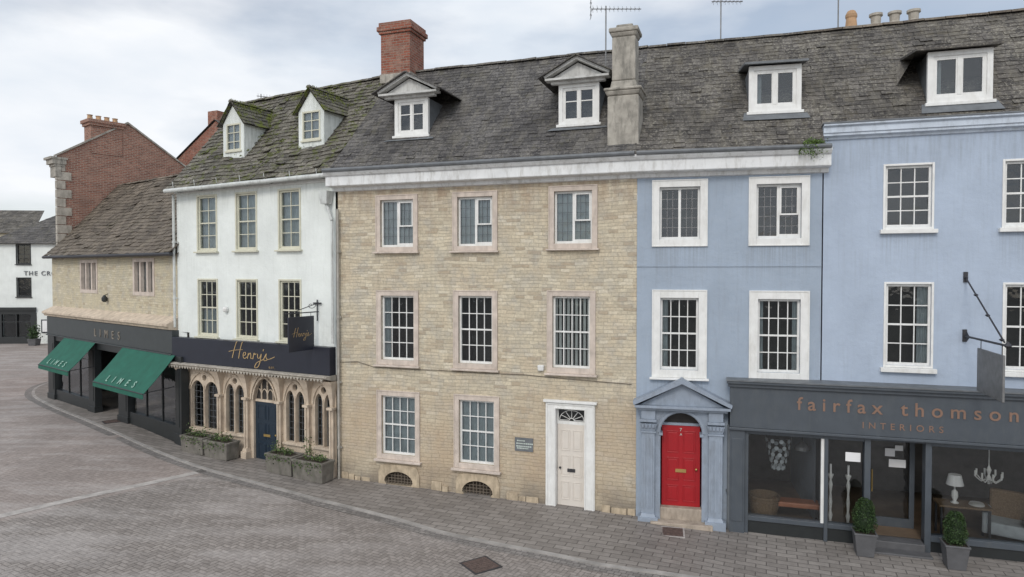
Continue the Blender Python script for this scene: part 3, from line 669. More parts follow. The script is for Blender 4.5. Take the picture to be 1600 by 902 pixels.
def dormer_shed(parent,cx,yf,z0,w,h,y0,z00,m,tilemat,ext=.12,left=0):
    z1=z0+h; hw=w/2; mb=MB()
    mb.panel([(cx-hw,z0-.06),(cx+hw,z0-.06),(cx+hw,z1),(cx-hw,z1)],[[(cx-hw+.11,z0+.1),(cx+hw-.11,z0+.1),(cx+hw-.11,z1-.1),(cx-hw+.11,z1-.1)]],yf,.1,rim=True)
    mb.box(cx-hw-.05,cx+hw+.05,yf-.07,yf+.04,z0-.09,z0-.02)
    d=mb.build('dormer',M['white'],parent); bevel(d,.006)
    a,b,c,e=cx-hw+.11,cx+hw-.11,z0+.1,z1-.1
    g=MB(); g.ring(a,b,c,e,.05,yf+.03,yf+.08); g.box(cx-.04,cx+.04,yf+.02,yf+.08,c+.05,e-.05)
    for p,r in ((a+.05,cx-.04),(cx+.04,b-.05)): g.ring(p,r,c+.05,e-.05,.03,yf+.035,yf+.07)
    g.build('frame',M['white'],d)
    g=MB(); g.add([(a,yf+.06,c),(b,yf+.06,c),(b,yf+.06,e),(a,yf+.06,e)],[(0,1,2,3)]); g.build('glass',M['glass'],d)
    interior(d,a-.05,b+.05,c-.05,e+.05,yf+.101,yf+.7); curtain(d,'left',a,b,c,e,yf+.2)
    ry=lambda z:y0+(z-z00)/m
    for sx,s in ((cx-hw+.02,1),(cx+hw-.02,-1)):
        yb=ry(z1)+.2; g=MB()
        g.add([(sx,yf+.02,z0-.15),(sx,yf+.02,z1),(sx,yb,z1),(sx+.03*s,yf+.02,z0-.15),(sx+.03*s,yf+.02,z1),(sx+.03*s,yb,z1)],[(0,1,2),(5,4,3),(0,3,4,1),(1,4,5,2),(0,2,5,3)])
        g.build('cheek',M['lead'],d,fixn=True)
    zb=z1+.25; yb=ry(zb)+.1; x0=cx-hw-ext-left;x1=cx+hw+ext
    g=MB(); P=[(x0,yf-.18,z1+.01),(x1,yf-.18,z1+.01),(x1,yb,zb),(x0,yb,zb)]; Q=[(x,y,z+.05) for x,y,z in P]
    g.add(P+Q,[(3,2,1,0),(4,5,6,7),(0,1,5,4),(1,2,6,5),(2,3,7,6),(3,0,4,7)])
    g.build('dormer_roof',M[tilemat],d,tone=[.4]*6)
    if left:
        A=(x0-.22,ry(z1-.55)-.03,z1-.52); B=(x0+.02,yf-.16,z1+.03); C=(x0+.3,ry(zb)+.05,zb+.06); D=(x0-.1,ry(zb)+.0,zb)
        g=MB(); g.add([A,B,C,D],[(0,1,2,3)]); g.build('dormer_hip',M[tilemat],d,tone=[.5])
    g=MB(); fy=yf-.24; fz=z00+(fy-y0)*m+.055
    g.add([(cx-hw-.16,fy,fz),(cx+hw+.16,fy,fz),(cx+hw+.1,yf+.02,z0-.03),(cx-hw-.1,yf+.02,z0-.03)],[(0,1,2,3)]); g.build('flashing',M['lead'],d)
    return d
m_=(12.15-8.62)/3.38
dormer_shed(BL,3.14,.58,9.66,1.16,1.05,-.36,8.62,m_,'lead')
pipe(BL,2.12,-.12,-.1,2.35,M['pipe'],.045,hop=False)
# ================================================================== PALE BLUE SHOP HOUSE
f=FR['BR']; BR=house('BR','pale_blue_shop_house','pale blue rendered house above a dark grey interiors shopfront'); L=7.8; hs=[]
for x in (1.22,3.44,5.66):
    hs.append(window(BR,x,x+.98,6.80,8.22,sw=.045,cols=3,rows=4,kind='sash',cur=None,sill=True,sillw=.09,proud=.02,rec=.07,wb=.045,lip=False))
    hs.append(window(BR,x+.04,x+1.0,3.80,5.66,sw=.045,cols=3,rows=4,kind='sash',cur='right',sill=True,sillw=.1,proud=.02,rec=.07,wb=.045,lip=False))
hs=[rect(r) for r in hs]
g=MB(); g.panel([(0.03,2.7),(L,2.7),(L,8.86),(0.03,8.86)],hs,0,.2); g.add([(0.03,0,2.7),(0.03,.3,2.7),(0.03,.3,8.86),(.03,0,8.86)],[(0,3,2,1)]); g.build('wall',M['blue2'],BR)
body(BR,f,5.8,8.6,M['blue2'],(3.05,12.1),.15,L)
bc=[(0,8.80),(-.04,8.81),(-.05,8.85),(-.13,8.88),(-.13,8.93),(-.16,8.94),(-.16,9.06),(-.22,9.09),(-.22,9.13),(.12,9.13),(.12,8.80)]
g=MB(); g.extr(bc,0.0,L); g.build('cornice',M['cornblue'],BR)
g=MB(); g.box(-.02,L,-.24,.2,9.133,9.16); g.build('parapet_lead',M['lead'],BR)
eA=f.l(sp(sBR,-.36,8.62)); pD=f.l(sp(sBR,3.05,12.2)); 
t=(.1-(-.36))/3.41; pA=eA.lerp(pD,t); pB=Vector((L,.1,pA.z)); pC=Vector((L,3.05,12.25))
roof('roof',BR,pA,pB,pC,pD,.25,.165,.014,M['slate2'],sag=.02)
g=MB(); g.add([pD,pC,(L,6,8.5),f.l(sp(sBR,6.0,8.4))],[(0,1,2,3)]); g.build('rear_roof',M['slate'],BR,tone=[.5])
ridge('ridge_tiles',BR,pD,pC,M['browntile'])
mr=(12.2-8.62)/3.41
dormer_shed(BR,2.78,.50,9.60,1.24,1.1,-.36,8.62,mr,'slate2',.14,left=.12)
g=MB(); g.box(.9,3.3,3.6,4.3,10.5,12.45); c4=g.build('chimney',M['greystone'],BR)
for i,x in enumerate((1.15,1.75,2.2,2.65)):
    g=MB(); 
    if i==0: g.lathe((x,3.95,12.45),[(.16,0),(.15,.1),(.13,.3),(.15,.34),(.15,.4),(.10,.5),(.07,.52)]); mm=M['terracotta']
    else: g.lathe((x,3.95,12.45),[(.15,0),(.12,.12),(.13,.28),(.17,.3),(.17,.36)]); mm=M['palepot']
    g.build('chimney_pot',mm,c4)
SF=MB(); X0=-1.93; X1=L
SF.box(X0,X1,-.46,.0,2.36,3.28); SF.box(X0-.04,X1,-.52,0,3.283,3.36); SF.box(X0-.07,X1,-.58,-.0,3.363,3.42); SF.box(X0-.02,X1,-.49,0,2.30,2.357)
bevel(SF.build('fascia_board',M['shopgrey'],BR),.008)
g=MB(); g.box(X0-.08,X1,-.6,-.0,3.423,3.45); g.build('lead_capping',M['lead'],BR)
lettering('fairfax thomson',.40,(-.52,-.465,2.84),BR,M['copper'],4.16,thick=.010,bold=.004)
lettering('INTERIORS',.19,(.78,-.465,2.52),BR,M['copper'],1.52,thick=.006,bold=.001)
g=MB()
zg=-.14
def post(a,b,d=.36,zb=zg,zt=2.3): g.box(a,b,-d,-.1,zb,zt)
post(X0,-1.60,.42); g.box(X0+.04,-1.64,-.435,-.42,.2,2.1)
g.box(-1.6,.0+.1,-.34,-.12,.22,.32); g.box(-1.6,.98,-.34,-.12,2.2,2.3)
post(-1.6,-1.52); post(.06,.14); g.box(.14,.86,-.34,-.12,.22,.32); post(.86,.98)
post(2.02,2.14); g.box(2.14,4.1,-.34,-.12,.16,.28); g.box(2.14,4.1,-.34,-.12,2.2,2.3); post(4.1,4.4,.42); g.box(4.4,7.4,-.34,-.12,.16,.28); post(7.4,7.8,.42); g.box(.98,2.02,-.34,-.12,2.24,2.3)
bevel(g.build('shopfront',M['shopgrey'],BR),.006)
g=MB(); g.box(-1.6,.98,-.30,-.15,zg-.1,.217); g.box(2.02,7.5,-.30,-.15,zg-.1,.157); g.build('stall_riser',M['black'],BR)
g=MB(); g.box(.0,.06,-.33,-.14,.32,2.2); g.build('mullion',M['white'],BR)
for a,b,c in ((-1.52,.0,.32),(.14,.86,.32),(2.14,4.1,.28),(4.4,7.4,.28)):
    g=MB(); g.add([(a,-.22,c),(b,-.22,c),(b,-.22,2.2),(a,-.22,2.2)],[(0,1,2,3)]); g.build('shop_window',M['shopglass'],BR)
g=MB(); g.ring(.98,2.02,.12,2.24,.10,.5,.56,wb=.2)
sd=g.build('door',M['shopgrey'],BR)
g=MB(); g.add([(1.08,.53,.32),(1.92,.53,.32),(1.92,.53,2.14),(1.08,.53,2.14)],[(0,1,2,3)]); g.build('glass',M['shopglass'],sd)
g=MB(); g.cyl((1.16,.46,.9),(1.16,.46,1.4),.014,n=8); g.build('handle',M['brass'],sd)
g=MB(); g.box(.98,2.02,-.45,.5,zg-.1,.11); g.box(.9,2.1,-.75,-.45,zg-.1,-.03); bevel(g.build('doorstep',M['potgrey'],BR),.015)
for a,b,c,d,y in ((.50,.80,1.72,1.92,-.235),(1.42,1.62,1.72,1.90,.49),(1.62,1.78,1.86,1.98,.487),(1.5,1.84,1.48,1.66,.49)):
    g=MB(); g.box(a,b,y-.003,y,c,d); g.build('paper_notice',M['paper'],BR)
g=MB(); x0,x1,y0,y1,z0,z1=X0+.05,7.6,-.12,3.4,.12,2.62
g.add([(x0,y0,z0),(x1,y0,z0),(x1,y1,z0),(x0,y1,z0)],[(0,1,2,3)],1)
g.add([(x0,y0,z0),(x1,y0,z0),(x1,y1,z0),(x0,y1,z0),(x0,y0,z1),(x1,y0,z1),(x1,y1,z1),(x0,y1,z1)],[(7,6,5,4),(1,5,6,2),(2,6,7,3),(3,7,4,0)])
g.build('interior',[M['inside2'],M['floorw']],BR)
def shop(x,y,z): return FR['BR'].w(x,y,z)
def thing(name,label,cat,x,y,z,rz=0,group=None): 
    p=shop(x,y,z); return empty(name,label,cat,p,FR['BR'].rz+rz,group)
o=thing('wicker_basket','large round wicker basket in the shop window','basket',-1.15,.25,.12)
g=MB(); g.lathe((0,0,0),[(.26,0),(.32,.25),(.34,.5),(.36,.52),(.36,.56),(.32,.56),(.30,.5),(.2,.1)],18); g.build('basket_body',M['wicker'],o)
g=MB()
for k in range(9):
    for i in range(24):
        a0=i/24*6.283; r=.262+.01*k; zz=.03+k*.058; g.cyl((r*math.cos(a0),r*math.sin(a0),zz),(r*math.cos(a0+.262),r*math.sin(a0+.262),zz),.014,n=5)
g.build('weave',M['wicker'],o)
o=thing('bench','low tan leather bench behind the shop glass','bench',-.45,.35,.12)
g=MB(); g.box(-.5,.5,-.2,.2,.32,.44); bevel(g.build('seat',M['orange'],o),.03)
for i,(a,b) in enumerate(((-.45,-.15),(.45,-.15),(-.45,.15),(.45,.15))): g=MB(); g.cyl((a,b,0),(a,b,.32),.02,.028,n=8); g.build('leg',M['iron'],o)
for i,x in enumerate((.24,.6)):
    o=thing('candlestick','tall turned white candlestick in the shop window','candlestick',x,.0,.12,group='candlesticks in the shop window')
    g=MB(); g.lathe((0,0,0),[(.11,0),(.11,.04),(.04,.08),(.03,.2),(.05,.3),(.025,.4),(.04,.6),(.022,.8),(.045,1.0),(.02,1.1),(.06,1.2),(.06,1.23)],14); g.build('stem',M['white'],o,smooth=True)
    g=MB(); g.cyl((0,0,1.23),(0,0,1.45),.022,n=10); g.build('candle',M['paper'],o)
o=thing('table_lamp','white shaded table lamp on a side table','lamp',2.75,.3,.85)
g=MB(); g.lathe((0,0,0),[(.08,0),(.08,.02),(.03,.05),(.07,.15),(.06,.25),(.015,.3),(.015,.42)],14); g.build('lamp_base',M['white'],o,smooth=True)
g=MB(); g.lathe((0,0,.4),[(.17,0),(.12,.22)],18); g.build('lamp_shade',M['paper'],o)
o=thing('side_table','dark side table behind the shop glass','table',2.9,.3,.12)
g=MB(); g.box(-.5,.5,-.25,.25,.69,.73); g.build('table_top',M['wicker'],o)
for a,b in ((-.45,-.2),(.45,-.2),(-.45,.2),(.45,.2)): g=MB(); g.box(a-.02,a+.02,b-.02,b+.02,0,.69); g.build('leg',M['iron'],o)
o=thing('dining_plates','stack of white plates on a side table','plates',3.15,.25,.85)
g=MB(); g.lathe((0,0,0),[(.1,0),(.15,.01),(.15,.02),(.1,.02),(.14,.03),(.14,.04),(.09,.04),(.13,.06)],16); g.build('plate',M['white'],o)
o=thing('armchair','patterned upholstered armchair in the shop window','armchair',3.75,.35,.12,-.4)
g=MB(); g.box(-.35,.35,-.3,.35,.15,.42); bevel(g.build('seat',M['net'],o),.04)
g=MB(); g.box(-.35,.35,.25,.4,.35,1.0); bevel(g.build('backrest',M['wicker'],o),.05)
g=MB(); g.box(-.42,-.3,-.3,.35,.15,.62); bevel(g.build('armrest',M['net'],o),.04)
g=MB(); g.box(.3,.42,-.3,.35,.15,.62); bevel(g.build('armrest',M['net'],o),.04)
o=thing('capiz_chandelier','hanging shell disc chandelier above the window display','chandelier',-.85,.2,1.25)
g=MB()
for k in range(5):
    for i in range(9):
        a=i/9*6.28+k*.3; r=.28*(1-.12*k); x_,y_,z_=r*math.cos(a),r*math.sin(a),.75-k*.16
        g.cyl((x_,y_,z_),(x_+.006*math.cos(a),y_+.006*math.sin(a),z_),.05,n=10)
g.build('discs',M['net'],o); g=MB(); g.cyl((0,0,.8),(0,0,1.35),.006,n=5); g.cyl((0,0,.79),(0,0,.81),.28,n=18); g.build('rod',M['iron'],o)
o=thing('glass_chandelier','branched glass chandelier hanging in the shop window','chandelier',3.35,.2,1.35)
g=MB(); g.lathe((0,0,0),[(.02,0),(.06,.1),(.02,.2),(.05,.3),(.01,.4),(.01,.9)],10)
for i in range(8):
    a=i/8*6.28; p=[(0,0,.12),(.14*math.cos(a),.14*math.sin(a),.05),(.25*math.cos(a),.25*math.sin(a),.15)]
    g.cyl(p[0],p[1],.012,n=6); g.cyl(p[1],p[2],.012,n=6); g.cyl(p[2],(p[2][0],p[2][1],.27),.02,n=8)
g.build('arms',M['blind'],o)
o=thing('pendant_lamp','dark domed pendant lamp hanging inside the shop','lamp',-.3,.6,1.7)
g=MB(); g.lathe((0,0,0),[(.18,0),(.16,.08),(.08,.16),(.02,.2)],16); g.build('lamp_shade',M['galv'],o); g=MB(); g.cyl((0,0,.2),(0,0,.9),.008,n=6); g.build('rod',M['iron'],o)
hsn=empty('hanging_sign','grey hanging shop sign on a long iron wall bracket','sign',FR['BR'].w(2.8,0,0),FR['BR'].rz)
g=MB(); g.cyl((0,-.02,4.52),(0,-2.35,4.55),.022,n=8); g.cyl((0,-.02,5.76),(0,-2.2,4.6),.016,n=8); g.box(-.04,.04,-.03,.02,4.4,4.66); g.box(-.04,.04,-.03,.02,5.66,5.88)
for t in (.0,.3,.62,.97):
    g.lathe((0,-2.1*t-.03,5.76-1.16*t-.03),[(.01,0),(.05,.03),(.01,.06)],8)
g.lathe((0,-2.35,4.5),[(.01,0),(.07,.05),(.01,.13)],8)
for s in (-1,1): g.add([(0,-.02,4.52+.0),(.0,-.14,4.52+s*.12),(0,-.34,4.52),(.02,-.14,4.52)],[(0,1,2),(0,2,3),(0,3,1),(1,3,2)])
g.cyl((0,-1.0,4.52),(0,-1.0,4.36),.008,n=6); g.cyl((0,-2.1,4.53),(0,-2.1,4.36),.008,n=6)
g.build('bracket',M['iron'],hsn,fixn=True)
g=MB(); g.box(-.02,.02,-2.2,-.85,3.5,4.36); bevel(g.build('sign_panel',M['galv'],hsn),.01)
pt=empty('wall_plant','green self-seeded fern growing from the cornice end','plant',FR['BL'].w(3.82,-.38,8.62))
def frond():
    a=random.random()*6.28; t=random.random(); return (math.cos(a)*.34*t,math.sin(a)*.12*t,.16*math.sin(t*3)-.18*t*t+random.gauss(0,.02))
leaves('fronds',M['fern'],pt,lambda:(frond() if random.random()<.6 else (random.gauss(0,.13),random.gauss(0,.06),random.gauss(-.04,.09))),900,.024)
# ================================================================== WHITE HOUSE
f=FR['HE']; HE=house('HE','white_house','white rendered restaurant building with carved stone arcade and mossy roof'); L=f.L; hs=[]
for i,(a,b) in enumerate(((.97,1.90),(2.71,3.63),(4.49,5.38))):
    hs.append(window(HE,a,b,6.52,8.28,sw=.05,smat='cream',fmat='cream',cols=2,rows=4,cur='net',proud=.025,rec=.05,sillw=.05,wb=.04,lip=False))
    hs.append(window(HE,a,b,3.86,5.67,sw=.05,smat='cream',fmat='cream',cols=3,rows=4,cur=None if i else 'half',proud=.025,rec=.05,sillw=.05,wb=.04,lip=False))
hs=[rect(r) for r in hs]
g=MB(); g.panel([(0,2.9),(L,2.9),(L,8.55),(0,8.55)],hs,0,.2); g.build('wall',M['whitewall'],HE)
body(HE,f,5.4,8.5,M['whitewall'],(2.7,11.85),.01,L-.01)
pA=Vector((-.12,-.3,8.5)); pB=f.l(sp(sHS,-.3,8.5)); pB.z=8.62; pC=f.l(sp(sHS,2.95,12.05)); pD=Vector((-.12,2.7,11.85))
roof('roof',HE,pA,pB,pC,pD,.32,.185,.033,M['stonetile'],jit=2.0,sag=.06)
g=MB(); g.add([pD,pC,(L,5.7,8.4),(-.12,5.7,8.4)],[(0,1,2,3)]); g.build('rear_roof',M['stonetile'],HE,tone=[.5])
ridge('ridge_tiles',HE,pD,pC,M['stonetile'],.1,.4)
g=MB(); g.cyl((-.1,-.34,8.44),(L-.05,-.30,8.52),.065,n=10)
x=.3
while x<L: g.box(x-.02,x+.02,-.3,.0,8.38+.012*x,8.42+.012*x); g.cyl((x,-.33,8.52),(x,-.36,8.72),.01,n=5); x+=1.0
g.build('gutter',M['pipewhite'],HE)
g=MB(); g.box(-.02,L-.05,-.06,-.003,8.38,8.5); g.build('eaves_board',M['white'],HE)
pipe(ST,.0+.05,-.10,.1,7.6,M['pipestone'],.035)
g=MB(); g.taper(L-.32,L-.1,-.25,-.05,7.75,8.1,.05); g.cyl((L-.2,-.14,7.75),(L-.02,-.14,7.3),.045,n=10); g.cyl((L-.03,-.12,3.9),(L-.03,-.12,7.3),.035,n=10); g.build('downpipe',M['pipewhite'],HE)
pipe(HE,-.02,-.1,4.1,8.35,M['pipewhite'],.04)
def dormer_gable(parent,cx,yf,z0,w,h,gh,y0,z00,m):
    z1=z0+h;hw=w/2; ry=lambda z:y0+(z-z00)/m
    a,b,c,e=cx-hw+.15,cx+hw-.15,z0+.2,z1-.0
    g=MB(); g.panel([(cx-hw,z0-.1),(cx+hw,z0-.1),(cx+hw,z1),(cx,z1+gh),(cx-hw,z1)],[[(a,c),(b,c),(b,e),(a,e)]],yf,.1)
    yb=ry(z1)+.15
    g.add([(cx+hw,yf,z0-.1),(cx+hw,ry(z0)+.3,z0-.1),(cx+hw,yb,z1),(cx+hw,yf,z1)],[(0,1,2,3)])
    g.add([(cx-hw,yf,z0-.1),(cx-hw,ry(z0)+.3,z0-.1),(cx-hw,yb,z1),(cx-hw,yf,z1)],[(3,2,1,0)])
    d=g.build('dormer',M['whitewall'],parent)
    g=MB(); g.ring(a,b,c,e,.05,yf-.01,yf+.06); g.box((a+b)/2-.012,(a+b)/2+.012,yf+.01,yf+.04,c,e)
    for k in (1,2): zz=c+(e-c)*k/3; g.box(a,b,yf+.012,yf+.038,zz-.012,zz+.012)
    g.box(a-.04,b+.04,yf-.05,yf,c-.05,c-.002); g.build('frame',M['cream'],d)
    g=MB(); g.add([(a,yf+.03,c),(b,yf+.03,c),(b,yf+.03,e),(a,yf+.03,e)],[(0,1,2,3)]); g.build('glass',M['glass'],d)
    interior(d,a,b,c,e,yf+.1,yf+.5); curtain(d,'net',a,b,c,e,yf+.08)
    za=z1+gh+.08; o=hw+.12; zb=z1-.06
    for s in (1,-1):
        A=(cx+s*o,yf-.12,zb);Bp=(cx+s*o,ry(zb)+.12,zb);C=(cx,ry(za)+.15,za);D=(cx,yf-.12,za)
        if s==1: roof('dormer_roof',d,A,Bp,C,D,.26,.17,.022,M['mossytile'],1.4)
        else: roof('dormer_roof',d,Bp,A,D,C,.26,.17,.022,M['mossytile'],1.4)
    ridge('ridge_tiles',d,(cx,yf-.12,za),(cx,ry(za)+.1,za),M['mossytile'],.07,.3)
    def mp_():
        t=random.random(); u=abs(random.gauss(0,.25)); sg=random.choice((-1,1))
        return (cx+sg*o*min(1,u),yf-.1+t*(ry(za)-yf)*.8,za-(za-zb)*min(1,u)+.05+random.random()*.03)
    leaves('moss',M['moss'],d,mp_,800,.02)
    return d
mh=(11.95-8.55)/3.1
dormer_gable(HE,1.95,.60,9.50,.95,1.05,.62,-.3,8.55,mh)
dormer_gable(HE,5.20,.62,9.55,1.0,1.05,.6,-.3,8.55,mh)
cl=[(random.uniform(.1,6.4),random.random()**1.2) for _ in range(130)]
cz=[random.uniform(.02,.09) for _ in cl]
def mpt():
    i=random.randrange(len(cl)); x,t=cl[i]; r=cz[i]
    dx,dt=random.gauss(0,r),random.gauss(0,r*.6)/4.4; t2=min(.98,max(.0,t+dt)); 
    return (x+dx,-.3+3.0*t2,8.52+3.37*t2+.04+random.random()*.02)
leaves('moss',M['moss'],HE,mpt,6000,.015)
g=MB(); g.box(.05,L-.02,-.26,-.0,3.02,3.80); bevel(g.build('fascia_board',M['navy'],HE),.01)
g=MB(); g.extr([(0,2.86),(-.2,2.88),(-.38,2.93),(-.42,2.97),(-.42,3.0),(-.30,3.018),(0,3.018)],.0,L)
x=.05
while x<L-.15: g.prism([(x,2.935),(x+.06,2.85),(x+.12,2.935)],-.41,-.38); x+=.125
g.build('canopy',M['palepot'],HE,fixn=True)
script_sign(HE,2.75,3.31,.235,-.268,M['gold'],.013,wide=1.28)
lettering('EST.',.08,(4.35,-.268,3.08),HE,M['gold'],.24)
g=MB(); g.cyl((2.45,-.5,3.86),(4.9,-.5,3.86),.015,n=8)
for x in (2.6,3.4,4.1,4.8): g.cyl((x,-.25,3.8),(x,-.5,3.86),.01,n=6)
g.build('sign_light_rail',M['galv'],HE)
zb=.25
wins=[(.55,1.95),(2.15,3.10),(4.68,5.55),(5.80,6.60)]
g=MB(); holes=[]
def lancets(a,b):
    m=(a+b)/2; H_=[]
    H_.append(arch(a+.03,m-.03,.95,2.15,2.45,6)); H_.append(arch(m+.03,b-.03,.95,2.15,2.45,6))
    H_.append([(m+.10*math.cos(i*math.pi/4),2.55+.10*math.sin(i*math.pi/4)) for i in range(8)])
    return H_
for a,b in wins: holes+=lancets(a+.05,b-.05)
door_h=arch(3.42,4.40,.2,2.05,2.75,8)
holes.append(door_h)
g.panel([(.0,-.1),(L,-.1),(L,2.95),(.0,2.95)],holes,-.02,.16)
aw=g.build('arcade_wall',M['gothstone'],HE)
g=MB()
for a,b in wins:
    m=(a+b)/2; P=arch(a+.02,b-.02,1.0,2.15,2.74,10)[2:]
    for p,r in zip(P,P[1:]): g.cyl((p[0],-.04,p[1]),(r[0],-.04,r[1]),.028,n=6)
    g.box(a,b,-.10,-.018,.88,.945); g.cyl((m,-.03,.95),(m,-.03,2.3),.022,n=8)
P=door_h[2:]
for off in (0,.09):
    for p,r in zip(P,P[1:]):
        cx_=3.91; k=1+off/.5; g.cyl((cx_+(p[0]-cx_)*k,-.05,2.05+(p[1]-2.05)*k),(cx_+(r[0]-cx_)*k,-.05,2.05+(r[1]-2.05)*k),.03,n=6)
for x in (.40,2.05,3.22,4.58,5.68,6.58):
    g.box(x-.11,x+.11,-.24,-.018,zb-.25,zb+.25); g.taper(x-.09,x+.09,-.21,-.018,zb+.25,zb+.35,-.02)
    g.box(x-.055,x+.055,-.16,-.018,zb+.35,2.05); g.cyl((x-.06,-.13,zb+.35),(x-.06,-.13,2.05),.022,n=8); g.cyl((x+.06,-.13,zb+.35),(x+.06,-.13,2.05),.022,n=8); g.cyl((x,-.18,zb+.35),(x,-.18,2.05),.028,n=8)
    g.box(x-.1,x+.1,-.22,-.018,2.05,2.12)
    pr=[0,.03,.08,.16,.26]; zs=[2.12,2.35,2.55,2.72,2.87]
    for i in range(4):
        e0,e1=pr[i],pr[i+1]
        vs=[(x-.05-e0*.6,-.018,zs[i]),(x+.05+e0*.6,-.018,zs[i]),(x+.05+e0*.5,-.12-e0*.9,zs[i]),(x-.05-e0*.5,-.12-e0*.9,zs[i]),
            (x-.05-e1*.6,-.018,zs[i+1]),(x+.05+e1*.6,-.018,zs[i+1]),(x+.05+e1*.5,-.12-e1*.9,zs[i+1]),(x-.05-e1*.5,-.12-e1*.9,zs[i+1])]
        g.add(vs,[(3,2,6,7),(0,3,7,4),(2,1,5,6)])
bevel(g.build('tracery',M['gothstone'],HE,fixn=False),.006)
g=MB(); g.add([(.1,.10,.9),(3.25,.10,.9),(3.25,.10,2.7),(.1,.10,2.7)],[(0,1,2,3)]); g.build('glass',M['glass'],HE)
g=MB(); g.add([(4.55,.10,.9),(L,.10,.9),(L,.10,2.7),(4.55,.10,2.7)],[(0,1,2,3)]); g.build('glass',M['glass'],HE)
for a,b in wins:
    g=MB()
    for i in range(1,7): x=a+(b-a)*i/7; g.box(x-.004,x+.004,.08,.092,.95,2.5)
    for k in range(1,8): z=.95+k*.19; g.box(a,b,.082,.09,z-.004,z+.004)
    g.build('glazing_lead',M['lead'],HE)
interior(HE,.05,3.3,.6,2.9,.14,2.2); interior(HE,4.5,L-.02,.6,2.9,.14,2.2)
dd=doorleaf(HE,3.42,4.40,.22,2.0,.06,M['doornavy'],rows=((.06,.3),(.36,.64),(.7,.94)))
g=MB(); g.box(3.40,4.42,.04,.12,2.0,2.07)
for i in range(1,4): x=3.42+.98*i/4; g.box(x-.015,x+.015,.06,.1,2.07,2.62)
for i in range(4):
    P=arch(3.42+.245*i,3.42+.245*(i+1),2.1,2.2,2.38,5)[2:]
    for p,r in zip(P,P[1:]): g.cyl((p[0],.08,p[1]),(r[0],.08,r[1]),.015,n=5)
g.build('door_tracery',M['gothstone'],HE)
g=MB(); g.add([(3.3,.11,2.0),(4.5,.11,2.0),(4.5,.11,2.8),(3.3,.11,2.8)],[(0,1,2,3)]); g.build('door_light',M['inside'],HE)
g=MB(); g.box(3.3,4.52,-.35,.06,-.1,.2); bevel(g.build('doorstep',M['step'],HE),.015)
g=MB(); g.lathe((0,0,0),[(.05,-.07),(.08,-.03),(.09,.03),(.07,.09)],10); ab=g.build('alarm_box',M['white'],HE,(2.3,-.06,4.72))
hg=empty('hanging_sign','black square restaurant sign hanging from a scrolled iron bracket','sign',FR['HE'].w(6.02,0,0),FR['HE'].rz)
g=MB(); g.cyl((0,-.0,4.76),(0,-1.25,4.76),.016,n=8); g.cyl((0,-.05,4.5),(0,-.05,5.1),.018,n=8); g.cyl((0,-.05,5.0),(0,-1.0,4.78),.012,n=6)
for i in range(14):
    a0=i*.5;r0=.02+.012*i;a1=(i+1)*.5;r1=.02+.012*(i+1); g.cyl((0,-.28+r0*math.cos(a0),4.95+r0*math.sin(a0)*.6),(0,-.28+r1*math.cos(a1),4.95+r1*math.sin(a1)*.6),.008,n=5)
g.box(-.14,.14,-.07,-.03,4.98,5.02); g.cyl((0,-.3,4.76),(0,-.3,4.66),.007,n=5); g.cyl((0,-1.05,4.76),(0,-1.05,4.66),.007,n=5); g.build('bracket',M['iron'],hg)
g=MB(); g.box(-.025,.025,-1.14,-.2,3.72,4.66); hp=bevel(g.build('sign_panel',M['navy'],hg),.008)
script_sign(hg,.030,4.12,.115,-1.0,M['gold'],.0035,ydir=(0,1,0))
# ================================================================== LOW SHOP (green awnings)
f=FR['LI']; LI=house('LI','low_stone_shop','two-storey pale stone shop with black shopfront and sagging tiled roof'); L=f.L
hs=[[(3.2,5.05),(4.95,5.05),(4.95,6.36),(3.2,6.36)],[(8.15,5.05),(9.85,5.05),(9.85,6.36),(8.15,6.36)]]
g=MB(); g.panel([(0,4.0),(L,4.0),(L,6.7),(0,6.7)],hs,0,.22); g.build('wall',M['limestone'],LI)
for a,b in ((3.2,4.95),(8.15,9.85)):
    g=MB(); g.ring(a,b,5.05,6.36,.13,-.02,.15); w=g.build('window',M['trimstone'],LI)
    g=MB(); n=3
    for i in range(1,n): x=a+(b-a)*i/n; g.box(x-.06,x+.06,-.01,.15,5.18,6.23)
    g.build('mullion',M['trimstone'],w)
    g=MB(); g.add([(a,.1,5.1),(b,.1,5.1),(b,.1,6.3),(a,.1,6.3)],[(0,1,2,3)]); g.build('glass',M['glass'],w)
    interior(w,a,b,5.05,6.36,.22,.8); curtain(w,'net',a,b,5.1,6.3,.25)
mb=MB(); mb.add([(0,.25,-.4),(0,5.8,-.4),(0,5.8,6.6),(0,2.79,9.85),(0,.25,6.6)],[(0,1,2,3,4)]); mb.add([(0,5.8,-.4),(L,5.8,-.4),(L,5.8,6.6),(0,5.8,6.6)],[(3,2,1,0)]); mb.add([(0,-.2,-.4),(0,.25,-.4),(0,.25,6.6),(0,-.0,6.6),(0,-.0,4)],[(4,3,2,1,0)]); mb.build('rear_wall',M['limestone'],LI)
roof('roof',LI,(-.02,-.28,6.55),(L,-.28,6.5),(L,2.79,9.75),(-.02,2.79,9.88),.32,.19,.028,M['browntile'],jit=1.8,sag=.09)
g=MB(); g.add([(0,2.79,9.88),(L,2.79,9.75),(L,5.9,6.4),(0,5.9,6.4)],[(0,1,2,3)]); g.build('rear_roof',M['browntile'],LI,tone=[.5])
ridge('ridge_tiles',LI,(0,2.79,9.88),(L,2.79,9.75),M['browntile'])
g=MB(); g.cyl((0,-.32,6.5),(L,-.32,6.45),.06,n=8); g.build('gutter',M['iron'],LI)
g=MB(); g.extr([(0,4.0),(-.34,4.02),(-.38,4.1),(-.44,4.13),(-.44,4.2),(0,4.42)],.1,L-.1); g.build('stone_coping',M['gothstone'],LI)
